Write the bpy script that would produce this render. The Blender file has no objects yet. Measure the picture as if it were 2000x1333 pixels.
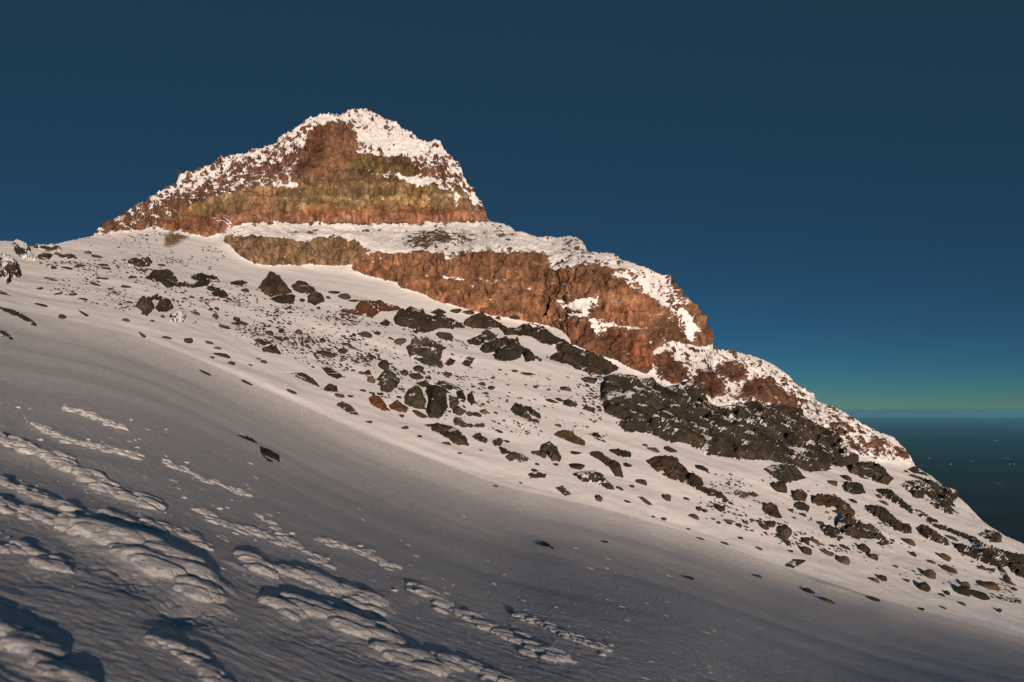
import bpy, math, random
import numpy as np
from mathutils import Matrix, Vector

# ------------------------------------------------------------------ camera, sky, sun
SC = bpy.context.scene
COL = SC.collection
W0, H0 = 2000.0, 1333.0
LENS = 35.0
F = W0 * LENS / 36.0            # focal length in photograph pixels
V0 = 800.0                      # row of the level line
cam_d = bpy.data.cameras.new('camera')
cam = bpy.data.objects.new('camera', cam_d)
COL.objects.link(cam)
cam.location = (0, 0, 0)
cam.rotation_euler = (math.radians(90), 0, 0)
cam_d.lens = LENS
cam_d.sensor_width = 36.0
cam_d.shift_y = (V0 - H0 / 2) / W0
cam_d.clip_start = 0.1
cam_d.clip_end = 2.0e6
cam_d.dof.use_dof = True
cam_d.dof.focus_distance = 120.0
cam_d.dof.aperture_fstop = 1.1
SC.camera = cam

SUN_AZ, SUN_EL = 15.0, 4.0      # degrees to the right of straight behind, and above level
A_, E_ = math.radians(SUN_AZ), math.radians(SUN_EL)
SUN_DIR = Vector((math.sin(A_) * math.cos(E_), -math.cos(A_) * math.cos(E_), math.sin(E_)))
world = bpy.data.worlds.new('World')
SC.world = world
world.use_nodes = True
wn = world.node_tree.nodes
wl = world.node_tree.links
wn.clear()
sky = wn.new('ShaderNodeTexSky')
sky.sky_type = 'NISHITA'
sky.sun_disc = False
sky.sun_elevation = E_
sky.sun_rotation = math.pi - A_
sky.altitude = 8000
sky.air_density = 1.0
sky.dust_density = 1.0
sky.ozone_density = 3.1
tint = wn.new('ShaderNodeMix')
tint.data_type = 'RGBA'
tint.blend_type = 'MULTIPLY'
tint.inputs['Factor'].default_value = 1.0
tint.inputs['B'].default_value = (0.87, 0.143, 0.0295, 1)
bg = wn.new('ShaderNodeBackground')
bg.inputs['Strength'].default_value = 0.05
wo = wn.new('ShaderNodeOutputWorld')
gam = wn.new('ShaderNodeGamma')
gam.inputs['Gamma'].default_value = 2.5
wl.new(sky.outputs[0], gam.inputs['Color'])
wl.new(gam.outputs[0], tint.inputs['A'])
flo = wn.new('ShaderNodeMix')            # light scattered more than once, even over the whole sky
flo.data_type = 'RGBA'
flo.blend_type = 'ADD'
flo.inputs['Factor'].default_value = 1.0
flo.inputs['B'].default_value = (0.19, 0.60, 0.97, 1)
wl.new(tint.outputs['Result'], flo.inputs['A'])
wl.new(flo.outputs['Result'], bg.inputs['Color'])
wl.new(bg.outputs[0], wo.inputs['Surface'])

sun_d = bpy.data.lights.new('sun', 'SUN')
sun_d.energy = 5.0
sun_d.angle = math.radians(0.55)
sun_d.color = (1.0, 0.645, 0.435)
sun = bpy.data.objects.new('sun', sun_d)
COL.objects.link(sun)
sun.rotation_euler = SUN_DIR.to_track_quat('Z', 'Y').to_euler()
sun.location = (20, -40, 30)

SC.view_settings.view_transform = 'Standard'
SC.view_settings.look = 'None'
SC.view_settings.exposure = 0.28
SC.view_settings.gamma = 1.0
SC.view_settings.use_curve_mapping = False
SC.cycles.max_bounces = 5
SC.cycles.diffuse_bounces = 3
SC.cycles.glossy_bounces = 2

rng = np.random.default_rng(7)
random.seed(7)

# ------------------------------------------------------------------ helpers
_perm = np.random.default_rng(99).permutation(4096).astype(np.int32)
_g = np.random.default_rng(5).normal(size=(4096, 3))
_g = (_g / np.linalg.norm(_g, axis=1)[:, None]).astype(np.float32)


def pnoise(p):
    """3D gradient noise, about -1..1, for an (n,3) array."""
    p = np.asarray(p, np.float32)
    i = np.floor(p).astype(np.int32)
    f = p - i
    w = f * f * f * (f * (f * 6 - 15) + 10)
    out = 0
    for dx in (0, 1):
        wx = w[:, 0] if dx else 1 - w[:, 0]
        hx = _perm[(i[:, 0] + dx) & 4095]
        for dy in (0, 1):
            wy = w[:, 1] if dy else 1 - w[:, 1]
            hy = _perm[(hx + i[:, 1] + dy) & 4095]
            for dz in (0, 1):
                wz = w[:, 2] if dz else 1 - w[:, 2]
                h = _perm[(hy + i[:, 2] + dz) & 4095]
                g = _g[h]
                d = g[:, 0] * (f[:, 0] - dx) + g[:, 1] * (f[:, 1] - dy) + g[:, 2] * (f[:, 2] - dz)
                out = out + wx * wy * wz * d
    return out * 1.6


def fbm(p, octv=4, gain=0.5, lac=2.03, mode=0):
    a, s, t = 1.0, 0, 0
    q = np.asarray(p, np.float32).copy()
    for k in range(octv):
        n = pnoise(q + 17.3 * k)
        if mode == 1:
            n = 1 - 2 * np.abs(n)          # ridged
        elif mode == 2:
            n = 2 * np.abs(n) - 0.6        # billow
        s = s + a * n
        t += a
        a *= gain
        q = q * lac
    return s / t


def sstep(a, b, x):
    t = np.clip((x - a) / (b - a), 0, 1)
    return t * t * (3 - 2 * t)


def gblur(a, su, sv):
    for ax, s in ((1, su), (0, sv)):
        if s <= 0:
            continue
        r = int(3 * s) + 1
        k = np.exp(-0.5 * (np.arange(-r, r + 1) / s) ** 2)
        k /= k.sum()
        pad = [(0, 0), (0, 0)]
        pad[ax] = (r, r)
        b = np.pad(a, pad, mode='edge')
        o = np.zeros_like(a)
        n = a.shape[ax]
        for j, kv in enumerate(k):
            o += kv * (b[:, j:j + n] if ax else b[j:j + n, :])
        a = o
    return a


def inpoly(u, v, poly):
    inside = np.zeros(u.shape, bool)
    n = len(poly)
    for i in range(n):
        x1, y1 = poly[i]
        x2, y2 = poly[(i + 1) % n]
        if y1 == y2:
            continue
        c = ((y1 > v) != (y2 > v)) & (u < (x2 - x1) * (v - y1) / (y2 - y1) + x1)
        inside ^= c
    return inside


def segdist(u, v, pts, closed=True):
    d = np.full(u.shape, 1e9)
    n = len(pts)
    for i in range(n if closed else n - 1):
        x1, y1 = pts[i]
        x2, y2 = pts[(i + 1) % n]
        dx, dy = x2 - x1, y2 - y1
        t = np.clip(((u - x1) * dx + (v - y1) * dy) / (dx * dx + dy * dy + 1e-9), 0, 1)
        d = np.minimum(d, np.hypot(u - x1 - t * dx, v - y1 - t * dy))
    return d


CROPS = {'A': (150, 180, 2000 / 850), 'B': (650, 400, 2.5), 'C': (1100, 600, 2000 / 900), 'D': (0, 440, 2000 / 700),
         'F': (500, 500, 1866 / 700), 'H': (1600, 750, 1523 / 400), 'G': (700, 850, 2000 / 1300), 'I': (0, 0, 1.0)}


def P_(crop, *c):
    """plan coordinates noted on an enlarged sheet -> sheet units of the whole view"""
    ox, oy, s = CROPS[crop]
    return [(ox + c[i] / s, oy + c[i + 1] / s) for i in range(0, len(c), 2)]


def link_mesh(name, verts, faces, mat=None, parent=None, smooth=True):
    me = bpy.data.meshes.new(name)
    verts = np.asarray(verts, np.float32)
    faces = np.asarray(faces, np.int32)
    k = faces.shape[1]
    me.vertices.add(len(verts))
    me.vertices.foreach_set('co', verts.ravel())
    me.loops.add(faces.size)
    me.loops.foreach_set('vertex_index', faces.ravel())
    me.polygons.add(len(faces))
    me.polygons.foreach_set('loop_start', np.arange(0, faces.size, k, dtype=np.int32))
    me.polygons.foreach_set('loop_total', np.full(len(faces), k, np.int32))
    me.polygons.foreach_set('use_smooth', np.full(len(faces), smooth, bool))
    me.update(calc_edges=True)
    if mat:
        me.materials.append(mat)
    ob = bpy.data.objects.new(name, me)
    COL.objects.link(ob)
    if parent:
        ob.parent = parent
    return ob


def attr_f(ob, name, vals):
    a = ob.data.attributes.new(name, 'FLOAT', 'POINT')
    a.data.foreach_set('value', np.asarray(vals, np.float32))


def attr_c(ob, name, vals):
    a = ob.data.attributes.new(name, 'FLOAT_COLOR', 'POINT')
    v = np.ones((len(vals), 4), np.float32)
    v[:, :3] = vals
    a.data.foreach_set('color', v.ravel())


def tag(o, label=None, cat=None, group=None, kind=None):
    if label:
        o['label'] = label
    if cat:
        o['category'] = cat
    if group:
        o['group'] = group
    if kind:
        o['kind'] = kind
    return o


# ------------------------------------------------------------------ materials
class NT:
    def __init__(self, name):
        self.m = bpy.data.materials.new(name)
        self.m.use_nodes = True
        self.t = self.m.node_tree
        self.b = self.t.nodes['Principled BSDF']

    def n(self, typ, **kw):
        nd = self.t.nodes.new(typ)
        for k, v in kw.items():
            setattr(nd, k, v)
        return nd

    def l(self, a, b):
        self.t.links.new(a, b)

    def noise(self, scale, detail=4, rough=0.55, vec=None, dist=0.0):
        nd = self.n('ShaderNodeTexNoise')
        nd.inputs['Scale'].default_value = scale
        nd.inputs['Detail'].default_value = detail
        nd.inputs['Roughness'].default_value = rough
        nd.inputs['Distortion'].default_value = dist
        if vec is not None:
            self.l(vec, nd.inputs['Vector'])
        return nd.outputs['Fac']

    def mapping(self, scale, rot=(0, 0, 0), src='Object'):
        tc = self.n('ShaderNodeTexCoord')
        mp = self.n('ShaderNodeMapping')
        mp.inputs['Scale'].default_value = scale
        mp.inputs['Rotation'].default_value = rot
        self.l(tc.outputs[src], mp.inputs['Vector'])
        return mp.outputs[0]

    def geo_pos(self):
        return self.n('ShaderNodeNewGeometry').outputs['Position']

    def math(self, op, a, b=None, c=None):
        nd = self.n('ShaderNodeMath', operation=op)
        for i, x in enumerate((a, b, c)):
            if x is None:
                continue
            if isinstance(x, (int, float)):
                nd.inputs[i].default_value = x
            else:
                self.l(x, nd.inputs[i])
        return nd.outputs[0]

    def ramp(self, fac, stops):
        nd = self.n('ShaderNodeValToRGB')
        cr = nd.color_ramp
        while len(cr.elements) > 1:
            cr.elements.remove(cr.elements[-1])
        for i, (p, c) in enumerate(stops):
            e = cr.elements[0] if i == 0 else cr.elements.new(p)
            e.position = p
            e.color = (c[0], c[1], c[2], 1) if not isinstance(c, (int, float)) else (c, c, c, 1)
        self.l(fac, nd.inputs[0])
        return nd.outputs['Color']

    def mix(self, fac, a, b, blend='MIX'):
        nd = self.n('ShaderNodeMix', data_type='RGBA', blend_type=blend)
        for s, x in (('Factor', fac), ('A', a), ('B', b)):
            if isinstance(x, (int, float)):
                nd.inputs[s].default_value = x
            elif isinstance(x, tuple):
                nd.inputs[s].default_value = (x[0], x[1], x[2], 1)
            else:
                self.l(x, nd.inputs[s])
        return nd.outputs['Result']

    def bump(self, h, strength, dist, normal=None):
        nd = self.n('ShaderNodeBump')
        nd.inputs['Strength'].default_value = strength
        nd.inputs['Distance'].default_value = dist
        self.l(h, nd.inputs['Height'])
        if normal is not None:
            self.l(normal, nd.inputs['Normal'])
        return nd.outputs[0]

    def attr(self, name, out='Fac'):
        nd = self.n('ShaderNodeAttribute', attribute_name=name)
        return nd.outputs[out]


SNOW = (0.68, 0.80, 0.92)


def mat_near_snow():
    M = NT('wind_crust_snow')
    pos = M.geo_pos()
    mp = M.n('ShaderNodeMapping')
    mp.inputs['Rotation'].default_value = (0, 0, math.radians(10))
    mp.inputs['Scale'].default_value = (1.0, 3.2, 2.0)
    M.l(pos, mp.inputs['Vector'])
    n1 = M.noise(3.0, 6, 0.62, mp.outputs[0], 0.8)
    n2 = M.noise(9.0, 5, 0.65, pos)
    h = M.math('ADD', n1, M.math('MULTIPLY', n2, 0.35))
    b1 = M.bump(h, 1.0, 0.20)
    n5 = M.noise(22.0, 3, 0.6, pos)
    M.l(M.bump(n5, 0.6, 0.03, b1), M.b.inputs['Normal'])
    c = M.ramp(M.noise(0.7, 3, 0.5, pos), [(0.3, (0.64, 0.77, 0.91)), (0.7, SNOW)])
    M.l(c, M.b.inputs['Base Color'])
    M.b.inputs['Roughness'].default_value = 0.5
    M.b.inputs['Specular IOR Level'].default_value = 0.5
    return M.m


def mat_mountain():
    """snow and bare rock, split by the 'snow' attribute; rock hue from the 'rock' attribute"""
    M = NT('snow_and_rock')
    pos = M.geo_pos()
    s = M.attr('snow')
    n1 = M.noise(1.6, 5, 0.65, pos)
    n2 = M.noise(6.0, 3, 0.6, pos)
    e = M.math('ADD', s, M.math('MULTIPLY', M.math('SUBTRACT', n1, 0.5), 0.40))
    e = M.math('ADD', e, M.math('MULTIPLY', M.math('SUBTRACT', n2, 0.5), 0.25))
    sm = M.ramp(e, [(0.44, 0.0), (0.54, 1.0)])
    rc = M.attr('rock', 'Color')
    st = M.n('ShaderNodeMapping')
    st.inputs['Scale'].default_value = (1.0, 1.0, 0.35)
    M.l(pos, st.inputs['Vector'])
    n3 = M.noise(1.25, 8, 0.68, st.outputs[0], 0.5)
    n4 = M.noise(4.5, 5, 0.7, pos)
    v = M.ramp(n3, [(0.30, 0.30), (0.5, 0.95), (0.70, 2.0)])
    rc2 = M.mix(1.0, rc, v, 'MULTIPLY')
    v2 = M.ramp(n4, [(0.3, 0.65), (0.7, 1.3)])
    rc2 = M.mix(1.0, rc2, v2, 'MULTIPLY')
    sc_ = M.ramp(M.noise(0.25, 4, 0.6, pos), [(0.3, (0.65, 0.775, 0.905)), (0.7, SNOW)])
    M.l(M.mix(sm, rc2, sc_), M.b.inputs['Base Color'])
    rr = M.n('ShaderNodeMix', data_type='FLOAT')
    rr.inputs['A'].default_value = 0.92
    rr.inputs['B'].default_value = 0.75
    M.l(sm, rr.inputs['Factor'])
    M.l(rr.outputs[0], M.b.inputs['Roughness'])
    M.b.inputs['Specular IOR Level'].default_value = 0.2
    vb = M.n('ShaderNodeTexVoronoi')
    vb.inputs['Scale'].default_value = 0.8
    vs = M.n('ShaderNodeMapping')
    vs.inputs['Scale'].default_value = (1.0, 1.0, 0.55)
    M.l(pos, vs.inputs['Vector'])
    M.l(vs.outputs[0], vb.inputs['Vector'])
    vc_ = M.n('ShaderNodeSeparateColor')
    M.l(vb.outputs['Color'], vc_.inputs[0])
    n3 = M.math('ADD', n3, M.math('MULTIPLY', vc_.outputs[0], 0.30))
    rb = M.math('MULTIPLY', M.math('ADD', n3, M.math('MULTIPLY', n4, 0.4)), M.math('SUBTRACT', 1.0, M.math('MULTIPLY', sm, 0.92)))
    hb = M.math('ADD', rb, M.math('MULTIPLY', sm, 0.25))
    M.l(M.bump(hb, 0.75, 0.5), M.b.inputs['Normal'])
    return M.m


def mat_rock(name, dark, mid, warm, snow_amt=0.0):
    M = NT(name)
    pos = M.geo_pos()
    n1 = M.noise(0.7, 8, 0.65, pos, 0.4)
    n2 = M.noise(4.0, 5, 0.7, pos)
    n0 = M.noise(0.22, 3, 0.5, pos)
    c = M.ramp(n1, [(0.3, dark), (0.52, mid), (0.74, warm)])
    c = M.mix(1.0, c, M.ramp(n2, [(0.3, 0.7), (0.7, 1.25)]), 'MULTIPLY')
    c = M.mix(1.0, c, M.ramp(n0, [(0.35, (0.8, 0.85, 0.85)), (0.65, (1.15, 1.08, 1.0))]), 'MULTIPLY')
    oi = M.n('ShaderNodeObjectInfo')
    v = M.ramp(oi.outputs['Random'], [(0.0, (0.8, 0.82, 0.8)), (0.5, (1, 1, 1)), (1.0, (1.35, 1.15, 1.0))])
    c = M.mix(1.0, c, v, 'MULTIPLY')
    s = M.attr('snow')
    e = M.math('ADD', s, M.math('MULTIPLY', M.math('SUBTRACT', M.noise(2.2, 5, 0.65, pos), 0.5), 0.6))
    sm = M.ramp(e, [(0.46, 0.0), (0.53, 1.0)])
    M.l(M.mix(sm, c, SNOW), M.b.inputs['Base Color'])
    M.b.inputs['Roughness'].default_value = 0.85
    M.b.inputs['Specular IOR Level'].default_value = 0.25
    h = M.math('ADD', n1, M.math('MULTIPLY', n2, 0.35))
    h = M.math('MULTIPLY', h, M.math('SUBTRACT', 1.0, M.math('MULTIPLY', sm, 0.85)))
    vb = M.n('ShaderNodeTexVoronoi')
    vb.inputs['Scale'].default_value = 1.5
    M.l(pos, vb.inputs['Vector'])
    vc_ = M.n('ShaderNodeSeparateColor')
    M.l(vb.outputs['Color'], vc_.inputs[0])
    h = M.math('ADD', h, M.math('MULTIPLY', vc_.outputs[0], M.math('MULTIPLY', M.math('SUBTRACT', 1.0, sm), 0.28)))
    M.l(M.bump(M.math('ADD', h, M.math('MULTIPLY', sm, 0.3)), 0.85, 0.45), M.b.inputs['Normal'])
    return M.m


MAT_SNOW = mat_near_snow()
MAT_MTN = mat_mountain()
MAT_DARK = mat_rock('dark_lava_rock', (0.012, 0.016, 0.018), (0.034, 0.037, 0.034), (0.100, 0.086, 0.064))
MAT_GREY = mat_rock('grey_lava_rock', (0.024, 0.029, 0.030), (0.052, 0.056, 0.052), (0.13, 0.115, 0.085))
MAT_RED = mat_rock('reddish_lava_rock', (0.040, 0.028, 0.022), (0.085, 0.050, 0.034), (0.14, 0.075, 0.045))
MAT_BROWN = mat_rock('brown_lava_rock', (0.017, 0.019, 0.018), (0.038, 0.037, 0.031), (0.110, 0.088, 0.062))
MATS = {'d': MAT_DARK, 'g': MAT_GREY, 'r': MAT_RED, 'b': MAT_BROWN}

# ------------------------------------------------------------------ the lie of the land
# Outlines as seen from the stance; distances come from the slope of each face, integrated outwards.
US = np.arange(-260, 2262, 2.0)
VS = np.arange(1470, 120, -2.0)          # from the feet upwards
UG, VG = np.meshgrid(US, VS)


def curve(pts):
    p = np.array(pts, float)
    return np.interp(US, p[:, 0], p[:, 1])


SKYLINE = [(-260, 430), (-120, 452), (0, 472), (30, 474), (60, 484), (100, 480), (150, 468), (182, 460), (190, 450), (215, 432), (262, 406), (300, 385),
           (345, 358), (350, 342), (400, 330), (455, 306), (470, 300), (540, 279), (545, 268), (580, 250), (605, 229), (630, 223),
           (668, 223), (680, 214), (700, 213), (715, 210), (722, 215), (740, 222), (755, 234), (775, 240), (785, 251), (800, 258),
           (815, 270), (835, 279), (850, 275), (860, 277), (870, 297), (885, 311), (900, 328), (905, 345), (920, 370), (940, 396),
           (952, 428), (958, 432), (990, 440), (1005, 450), (1050, 462), (1090, 464), (1110, 461), (1135, 470), (1150, 490), (1190, 495), (1215, 508),
           (1250, 518), (1280, 530), (1310, 546), (1330, 575), (1355, 605), (1375, 635), (1385, 655), (1392, 682), (1400, 684),
           (1440, 688), (1480, 698), (1510, 712), (1545, 740), (1570, 760), (1590, 770), (1597, 786), (1640, 801), (1690, 830),
           (1720, 845), (1745, 855), (1765, 875), (1778, 892), (1785, 910), (1820, 930), (1870, 970), (1900, 995), (1930, 1025),
           (1960, 1045), (2000, 1062), (2260, 1200)]
EDGE = [(-260, 520), (0, 602), (100, 618), (250, 650), (330, 682), (400, 710), (500, 752), (620, 803), (720, 852), (820, 888), (930, 930),
        (1000, 955), (1100, 978), (1200, 998), (1300, 1024), (1400, 1060), (1530, 1105), (1650, 1150), (1800, 1192), (2000, 1245), (2260, 1320)]
S_U = curve(SKYLINE)
E_U = gblur(curve(EDGE)[None, :], 15, 0)[0]
E_U = E_U + 5 * pnoise(np.stack([US / 240, 0 * US, 0 * US], -1))

PEAK = P_('A', 70, 655, 30, 640, 60, 300, 900, -40, 1500, -40, 1800, 200, 1900, 500, 1895, 592, 1700, 600, 1400, 606, 1200, 606, 900, 601, 745, 603,
          690, 640, 600, 670, 480, 640, 385, 632, 250, 640)
PEAK_BAND = P_('A', 385, 632, 430, 595, 520, 540, 600, 510, 700, 480, 760, 452, 900, 432, 1010, 402, 1200, 372, 1340, 370, 1480, 402, 1580, 440,
               1680, 440, 1760, 440, 1800, 500, 1930, 590, 1700, 600, 1400, 606, 1200, 606, 900, 601, 745, 603, 690, 640, 600, 670, 480, 640)
PEAK_TRI = P_('A', 1095, 170, 1190, 143, 1235, 148, 1275, 200, 1292, 235, 1270, 270, 1310, 300, 1280, 330, 1200, 372, 1080, 388, 985, 395, 1010, 330, 1060, 270)
PEAK_OLIVE = P_('A', 1270, 312, 1350, 304, 1430, 318, 1480, 302, 1545, 345, 1562, 392, 1480, 396, 1350, 368, 1190, 372)
PEAK_LEFTMIX = P_('A', 60, 658, 160, 590, 300, 535, 480, 490, 600, 430, 700, 385, 900, 320, 1030, 275, 1085, 200, 1060, 300, 990, 392, 760, 452, 640, 505, 520, 540, 420, 600,
                  380, 634, 190, 645)
PEAK_RIGHTMIX = P_('A', 1562, 395, 1600, 330, 1700, 290, 1760, 420, 1860, 570, 1895, 595, 1770, 602, 1740, 500, 1680, 450, 1600, 435)
TIER2 = P_('A', 678, 682, 700, 668, 760, 664, 850, 670, 930, 674, 980, 690, 1050, 700, 1070, 690, 1100, 675, 1180, 665, 1290, 690, 1310, 720, 1340, 730,
           1290, 770, 1280, 792, 1200, 802, 1100, 796, 1000, 792, 900, 796, 820, 790, 760, 760, 720, 720)
TIER3 = P_('B', 93, 312, 130, 275, 190, 240, 330, 236, 500, 236, 620, 236, 860, 240, 1000, 240, 1090, 305, 1200, 290, 1290, 280, 1400, 330, 1500, 325, 1560, 325,
           1640, 340, 1700, 380, 1760, 480, 1810, 560, 1870, 640, 1875, 706, 1750, 692, 1620, 668, 1600, 700, 1560, 712, 1560, 795, 1535, 830, 1450, 802,
           1380, 765, 1330, 748, 1240, 715, 1165, 680, 1130, 620, 1050, 592, 930, 572, 850, 556, 760, 541, 700, 526, 620, 502, 540, 482, 480, 462, 430, 432, 330, 412, 320, 386,
           230, 362, 150, 347, 100, 327)
SHOULDER = P_('C', 440, 150, 600, 170, 660, 150, 760, 180, 1130, 370, 1240, 440, 1560, 680, 1530, 690, 1300, 660, 1240, 630, 1130, 540, 1000, 450, 870, 440, 730, 430,
              640, 430, 550, 330, 430, 350, 370, 300, 400, 240)

snowf = np.ones_like(UG)
tanf = np.zeros_like(UG)
Eg = E_U[None, :]
Sg = S_U[None, :]
XU = (UG - 1000) / F
QG = (V0 - VG) / F
above = VG < Eg
# near slope
dn = np.clip((VG - Eg) / (430.0 - 220.0 * sstep(700, 2100, UG)), 0, 1)
lat = -0.325 * XU + 0.16 * np.maximum(XU, 0) ** 2
c2 = 0.045 + 0.055 * sstep(100, 1000, UG) - 0.03 * sstep(1300, 1900, UG)
t_near = lat + 0.210 - 0.20 * sstep(0.0, 0.15, dn) - c2 * sstep(0.05, 0.42, dn) - (0.10 - c2) * sstep(0.35, 0.95, dn)
# boulder field: eases towards the right, where the fall line turns away
t_field = np.interp(UG, [-260, 300, 700, 1100, 1500, 2000, 2260], [0.33, 0.38, 0.40, 0.38, 0.26, 0.10, 0.04])
tanf = np.where(above, t_field, t_near)
M_peak = inpoly(UG, VG, PEAK) & above
M_band = inpoly(UG, VG, PEAK_BAND)
M_t2 = inpoly(UG, VG, TIER2)
M_t3 = inpoly(UG, VG, TIER3)
M_sh = inpoly(UG, VG, SHOULDER)
bench = above & ~M_peak & ~M_t2 & ~M_t3 & (VG < np.interp(UG, [400, 690, 900, 1300, 1400], [470, 520, 500, 560, 300])) & (UG > 430)
wb = above * sstep(250, 560, UG) * sstep(40, 0, VG - np.interp(UG, [400, 690, 900, 1300, 1400], [470, 520, 500, 560, 300]))
tanf = tanf + (0.46 - tanf) * wb
tanf = np.where(above & M_sh, 0.55, tanf)
tanf = np.where(M_t2, 1.5, tanf)
tanf = np.where(M_t3, 1.75, tanf)
tanf = np.where(M_peak, 0.85, tanf)
tanf = np.where(M_peak & M_band, 1.55, tanf)
tanf = np.where(above, gblur(np.where(above, tanf, t_field), 7, 3), tanf)
den = np.maximum(tanf - QG, 0.034)
dq = 2.0 / F
dln = dq / den
a_pl, b_pl, HC = 0.325, 0.09, 3.5
YEDGE = YFIELD = 83.0        # metres to the rim of the near slope, where the boulder field begins
DS = YFIELD / 126.0
Y0 = HC / ((VS[0] - V0) / F - 0 - b_pl + lat[0])
lnY = np.log(Y0)[None, :] + np.cumsum(dln, axis=0) - dln[0:1]
lnYs = gblur(lnY, 9, 1.5)
lnY = lnY + (lnYs - lnY) * sstep(0, 30, Eg - VG)
# hollow hidden behind the roll of the near slope
ef = np.clip((VS[0] - E_U) / 2.0, 0, len(VS) - 2)
ie = ef.astype(int)
jj = np.arange(len(US))


def edge_val():
    return lnY[ie, jj] * (1 - (ef - ie)) + lnY[ie + 1, jj] * (ef - ie)


lnYE = edge_val()
kk = (math.log(YEDGE) - np.log(Y0)) / (lnYE - np.log(Y0))
kk = gblur(kk[None, :], 20, 0)[0]
lnY = np.where(VG >= Eg, np.log(Y0)[None, :] + (lnY - np.log(Y0)[None, :]) * kk[None, :], lnY - lnYE[None, :] + (np.log(Y0) + (lnYE - np.log(Y0)) * kk)[None, :])
lnY = np.where(np.abs(VG - Eg) < 14, gblur(lnY, 3, 2), lnY)
lnYE = np.log(Y0) + (lnYE - np.log(Y0)) * kk
jump = np.maximum(math.log(YFIELD) - lnYE, 0.0)
YG = np.exp(lnY)



def samp(G, u, v):
    fu = np.clip((np.asarray(u, float) - US[0]) / 2.0, 0, len(US) - 1.001)
    fv = np.clip((VS[0] - np.asarray(v, float)) / 2.0, 0, len(VS) - 1.001)
    i, j = fv.astype(int), fu.astype(int)
    a, b = fv - i, fu - j
    return (G[i, j] * (1 - a) * (1 - b) + G[i + 1, j] * a * (1 - b) + G[i, j + 1] * (1 - a) * b + G[i + 1, j + 1] * a * b)


def samp3(G, u, v):
    """smooth (cubic B-spline) sampling"""
    fu = np.clip((np.asarray(u, float) - US[0]) / 2.0, 1, len(US) - 3.001)
    fv = np.clip((VS[0] - np.asarray(v, float)) / 2.0, 1, len(VS) - 3.001)
    i, j = fv.astype(int), fu.astype(int)
    a, b = fv - i, fu - j

    def wts(t):
        return ((1 - t) ** 3 / 6, (3 * t ** 3 - 6 * t ** 2 + 4) / 6, (-3 * t ** 3 + 3 * t ** 2 + 3 * t + 1) / 6, t ** 3 / 6)
    o = 0
    for r, wr in enumerate(wts(a)):
        for c, wc in enumerate(wts(b)):
            o = o + G[i + r - 1, j + c - 1] * wr * wc
    return o


def at(u, v):
    u = np.asarray(u, float)
    v = np.asarray(v, float)
    y = np.exp(samp3(lnY, u, v))
    return np.stack([y * (u - 1000) / F, y, y * (V0 - v) / F], -1)


def normals(P):
    """grid (r,c,3), rows going up the view, columns to the right"""
    du = np.gradient(P, axis=1)
    dv = np.gradient(P, axis=0)
    n = np.cross(du, dv)
    n /= np.linalg.norm(n, axis=-1, keepdims=True) + 1e-12
    return n


PG = np.stack([YG * XU, YG, YG * QG], -1)
NG = normals(PG)
NGs = np.stack([gblur(NG[..., k], 3, 2) for k in range(3)], -1)
NGs /= np.linalg.norm(NGs, axis=-1, keepdims=True) + 1e-9


def nat(u, v):
    n = np.stack([samp(NGs[..., k], u, v) for k in range(3)], -1)
    return n / (np.linalg.norm(n, axis=-1, keepdims=True) + 1e-9)


# ------------------------------------------------------------------ where the snow lies, and the hue of bare rock
def paint(G, poly, val, soft=2.0, add=False):
    soft = max(soft * 1.3, 1.3)
    xs = [p[0] for p in poly]
    ys = [p[1] for p in poly]
    c0, c1 = np.searchsorted(US, [min(xs) - 8, max(xs) + 8])
    r0 = int(max(0, (VS[0] - max(ys) - 8) / 2))
    r1 = int(min(len(VS), (VS[0] - min(ys) + 8) / 2 + 1))
    m = inpoly(UG[r0:r1, c0:c1], VG[r0:r1, c0:c1], poly).astype(float)
    m = gblur(m, soft, soft)
    if G.ndim == 3:
        m = m[..., None]
    G[r0:r1, c0:c1] = G[r0:r1, c0:c1] * (1 - m) + np.asarray(val) * m


SN = np.ones_like(UG)
SN[bench] = 0.75
paint(SN, PEAK, 0.62, 1)
paint(SN, P_('A', 1230, 60, 1340, 60, 1480, 150, 1560, 210, 1650, 210, 1740, 400, 1640, 300, 1560, 280, 1400, 240, 1300, 180), 0.67, 6)
paint(SN, P_('A', 1040, 120, 1130, 80, 1230, 90, 1200, 140, 1100, 160), 0.8, 4)
paint(SN, P_('A', 1270, 200, 1400, 190, 1600, 240, 1600, 290, 1400, 262), 0.85, 3)
paint(SN, PEAK_LEFTMIX, 0.40, 4)
paint(SN, PEAK_RIGHTMIX, 0.50, 4)
paint(SN, PEAK_TRI, 0.10, 2)
paint(SN, PEAK_OLIVE, 0.10, 2)
paint(SN, PEAK_BAND, 0.12, 1.5)
paint(SN, P_('A', 880, 432, 1010, 418, 1015, 440, 960, 440), 0.85, 1)
paint(SN, P_('A', 1350, 376, 1420, 378, 1560, 396, 1640, 402, 1620, 440, 1580, 432, 1480, 402), 0.9, 1)
paint(SN, P_('A', 1640, 430, 1700, 420, 1780, 480, 1860, 590, 1810, 560, 1760, 480, 1740, 590, 1725, 480), 0.62, 2)
paint(SN, P_('A', 620, 590, 690, 585, 740, 610, 760, 640, 700, 630, 650, 612), 0.62, 2)
paint(SN, P_('A', 350, 648, 480, 640, 560, 672, 500, 700, 420, 730, 370, 720, 400, 690), 0.36, 3)
paint(SN, P_('A', 530, 720, 600, 700, 680, 702, 660, 735, 560, 745, 440, 765), 0.40, 3)
paint(SN, P_('A', 170, 700, 330, 680, 320, 690, 200, 710), 0.5, 2)
paint(SN, P_('A', 960, 642, 1110, 634, 1115, 648, 1070, 660, 1000, 655), 0.35, 1)
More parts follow.
